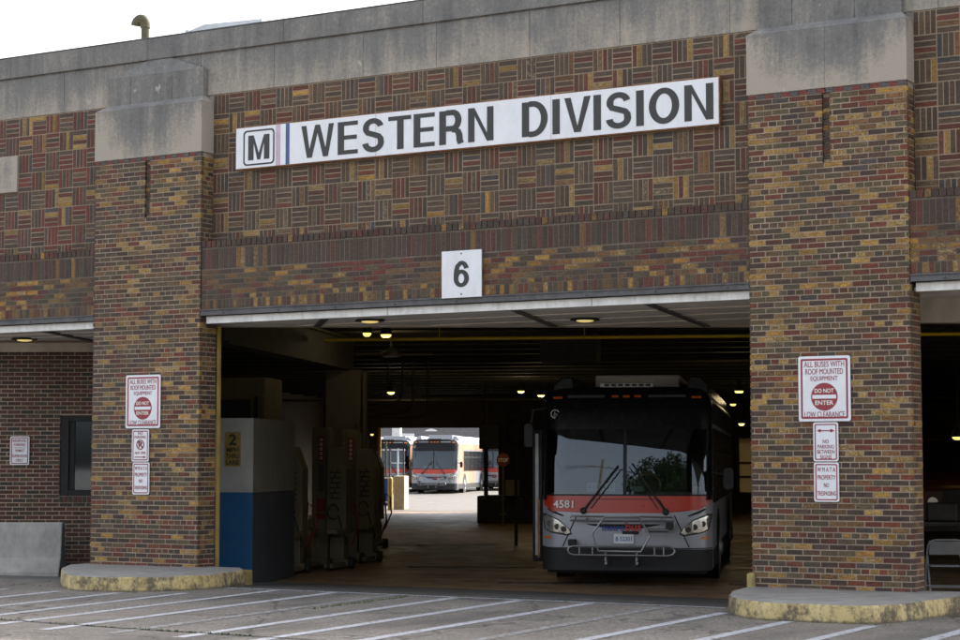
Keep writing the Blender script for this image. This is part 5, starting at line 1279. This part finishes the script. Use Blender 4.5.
# grey mansard building
u0, v0 = lotat(350, 150); u1, _ = lotat(540, 150)
e = empty('mansard_building', uv((u0+u1)/2, v0+5, 0), 0, 'long low building with grey mansard roof and white arched dormer beyond the lot', 'building')
mb = MB(); mb.ubox(u0-6, u1+12, v0+.5, v0+12, -.2, 3.2); mb.build('wall', 'tan_wall', e)
mb = MB(); mb.obox(uv(u0-6, v0, 3.2), IU*(u1-u0+18), IV*12, (0, 0, .18)); mb.build('cornice', 'trim_white', e)
mb = MB(); a = uv(u0-6, v0+.2, 3.38); mb.prism([(0, 0), (1.2, 2.6), (11.5, 2.6), (11.5, 0)], a, IV, Z_, IU, u1-u0+18); mb.build('roof', 'mansard', e)
def arch(px, w, h, rise):
    u, v = lotat(px, 150); pts_ = [(-w/2, 0)]+[(-w/2+w*k/10, h+rise*math.sin(math.pi*k/10)) for k in range(11)]+[(w/2, 0)]
    mb = MB(); inn = [(x*.78, max(0, z-.25) if z else 0) for x, z in pts_]; ring_prism(mb, pts_, inn, uv(u, v-.05, 3.45), IU, Z_, -IV, .4)
    o = mb.build('dormer_trim', 'trim_white', e); mb = MB(); mb.prism(inn, uv(u, v-.05, 3.45), IU, Z_, -IV, .05); mb.build('dormer_window', 'side_glass', e)
arch(432, 1.6*1.0, .35, .45); arch(408, 1.1, .42, .0); arch(462, 1.3, .42, 0.)
def crown(name, p, r, h0, h1, n, leaf, parent, seed, m='leaf'):
    rnd = random.Random(seed); mb = MB(); cl = [(Vector((rnd.gauss(0, .45)*r, rnd.gauss(0, .45)*r, h0+(h1-h0)*rnd.random()**.9)), rnd.uniform(.25, .5)*r) for _ in range(26)]
    for k in range(n):
        c, s_ = rnd.choice(cl); d = Vector((rnd.gauss(0, 1), rnd.gauss(0, 1), rnd.gauss(0, .8))).normalized()*s_*rnd.random()**.35; q = p+c+d
        a = Vector((rnd.gauss(0, 1), rnd.gauss(0, 1), rnd.gauss(0, 1))).normalized()*leaf; b = a.orthogonal().normalized()*leaf*.6
        mb.quad(q-a, q+b, q+a, q-b)
    return mb.build(name, m, parent, fix=False)
def tree(p, r, H, n, leaf, label, seed, group=None):
    e = empty('tree', p, 0, label, 'tree', group); rnd = random.Random(seed); mb = MB()
    mb.tube([p, p+Z_*H*.25+Vector((.1, 0, 0)), p+Z_*H*.5, p+Z_*H*.8], [H*.03, H*.024, H*.016, H*.006], 10)
    for k in range(7):
        a = rnd.uniform(0, 6.28); z = H*rnd.uniform(.3, .6); d = Vector((math.cos(a), math.sin(a), .8))*r*rnd.uniform(.6, .9)
        mb.tube([p+Z_*z, p+Z_*z+d*.5+Z_*.2, p+Z_*z+d], [H*.012, H*.007, H*.003], 8)
    mb.build('trunk', 'bark', e, smooth=True); crown('crown', p, r, H*.35, H*.93, n, leaf, e, seed+1)
u, v = lotat(384, 165); p = uv(u, v, 0); tree(p, 4.5, 9, 5200, .22, 'green tree behind the building at the upper left of the far doorway', 11)
# across the street, behind the camera: what the bus glass mirrors
RX = []
for i, (x, y, r, H, sd) in enumerate(((9.5, -42, 6., 15.5, 21), (17.5, -45, 6.4, 17, 22), (25, -43, 5.5, 14, 24))):
    tree(Vector((x, y, 0)), r, H, 9000, .34, ['broad leafy street tree across the road, nearest the pole', 'tallest leafy street tree across the road', 'outermost leafy street tree across the road'][i], sd, 'street trees across the road')
px_, py_ = -4.2, -41.
e = empty('utility_pole', (px_, py_, 0), 0, 'leaning wooden utility pole with crossarm and lamp across the road', 'utility pole')
mb = MB(); mb.tube([(px_, py_, 0), (px_+.5, py_, 7), (px_+1.3, py_, 15)], [.30, .26, .2], 12); mb.build('pole', 'bark', e, smooth=True)
mb = MB(); mb.box(px_-.2, px_+2.6, py_-.06, py_+.06, 13.6, 13.8); mb.build('crossarm', 'bark', e)
mb = MB()
for k in range(3):
    z = 10.3-.0*k; x = px_-.4+k*.9; 
    for s0 in (-1, 1): mb.tube([(x, py_, 13.8), (x+s0*18, py_+.5, 12.4-k*.6), (x+s0*38, py_+1, 13.6)], .03, 5)
mb.build('wires', 'rubber', e)
# ------------------------------------------------------------ light, sky, camera
w = bpy.data.worlds.new('World'); S.world = w; w.use_nodes = True; nt = w.node_tree; nt.nodes.clear()
so_ = nt.nodes.new('ShaderNodeOutputWorld'); bg = nt.nodes.new('ShaderNodeBackground'); sk_ = nt.nodes.new('ShaderNodeTexSky')
sk_.sky_type = 'NISHITA'; sk_.sun_disc = False
sd = (RT*.80+FH*.60).normalized(); ELEV = rad(42)
az = math.atan2(sd.x, sd.y)
sk_.sun_elevation = ELEV; sk_.sun_rotation = az; sk_.air_density = 1.; sk_.dust_density = 5.; sk_.ozone_density = 1.
bg.inputs['Strength'].default_value = .15
hs_ = nt.nodes.new('ShaderNodeHueSaturation'); hs_.inputs['Saturation'].default_value = .32   # thin bright haze takes most of the blue out
nt.links.new(sk_.outputs[0], hs_.inputs['Color']); nt.links.new(hs_.outputs[0], bg.inputs[0]); nt.links.new(bg.outputs[0], so_.inputs[0])
sl_ = bpy.data.lights.new('sun', 'SUN'); sl_.energy = 2.0; sl_.angle = rad(.5); sl_.color = (1, .93, .82)
su = bpy.data.objects.new('sun', sl_); COL.objects.link(su)
d3 = Vector((sd.x*math.cos(ELEV), sd.y*math.cos(ELEV), math.sin(ELEV))); su.rotation_euler = d3.to_track_quat('Z', 'Y').to_euler(); su.location = (0, 0, 40)
cd = bpy.data.cameras.new('camera'); co = bpy.data.objects.new('camera', cd); COL.objects.link(co); S.camera = co
cd.sensor_width = 36; cd.lens = F/960*36; cd.clip_start = .1; cd.clip_end = 3000
co.location = CAM; co.rotation_euler = Matrix((RT, UP, -FW)).transposed().to_euler()
vs = S.view_settings; vs.view_transform = 'Standard'; vs.look = 'None'; vs.gamma = 1; vs.exposure = 1.95; vs.use_curve_mapping = False
S.cycles.max_bounces = 8; S.cycles.diffuse_bounces = 4; S.cycles.transparent_max_bounces = 12; S.cycles.use_denoising = True
S.cycles.caustics_reflective = False; S.cycles.caustics_refractive = False; S.cycles.sample_clamp_indirect = 4.
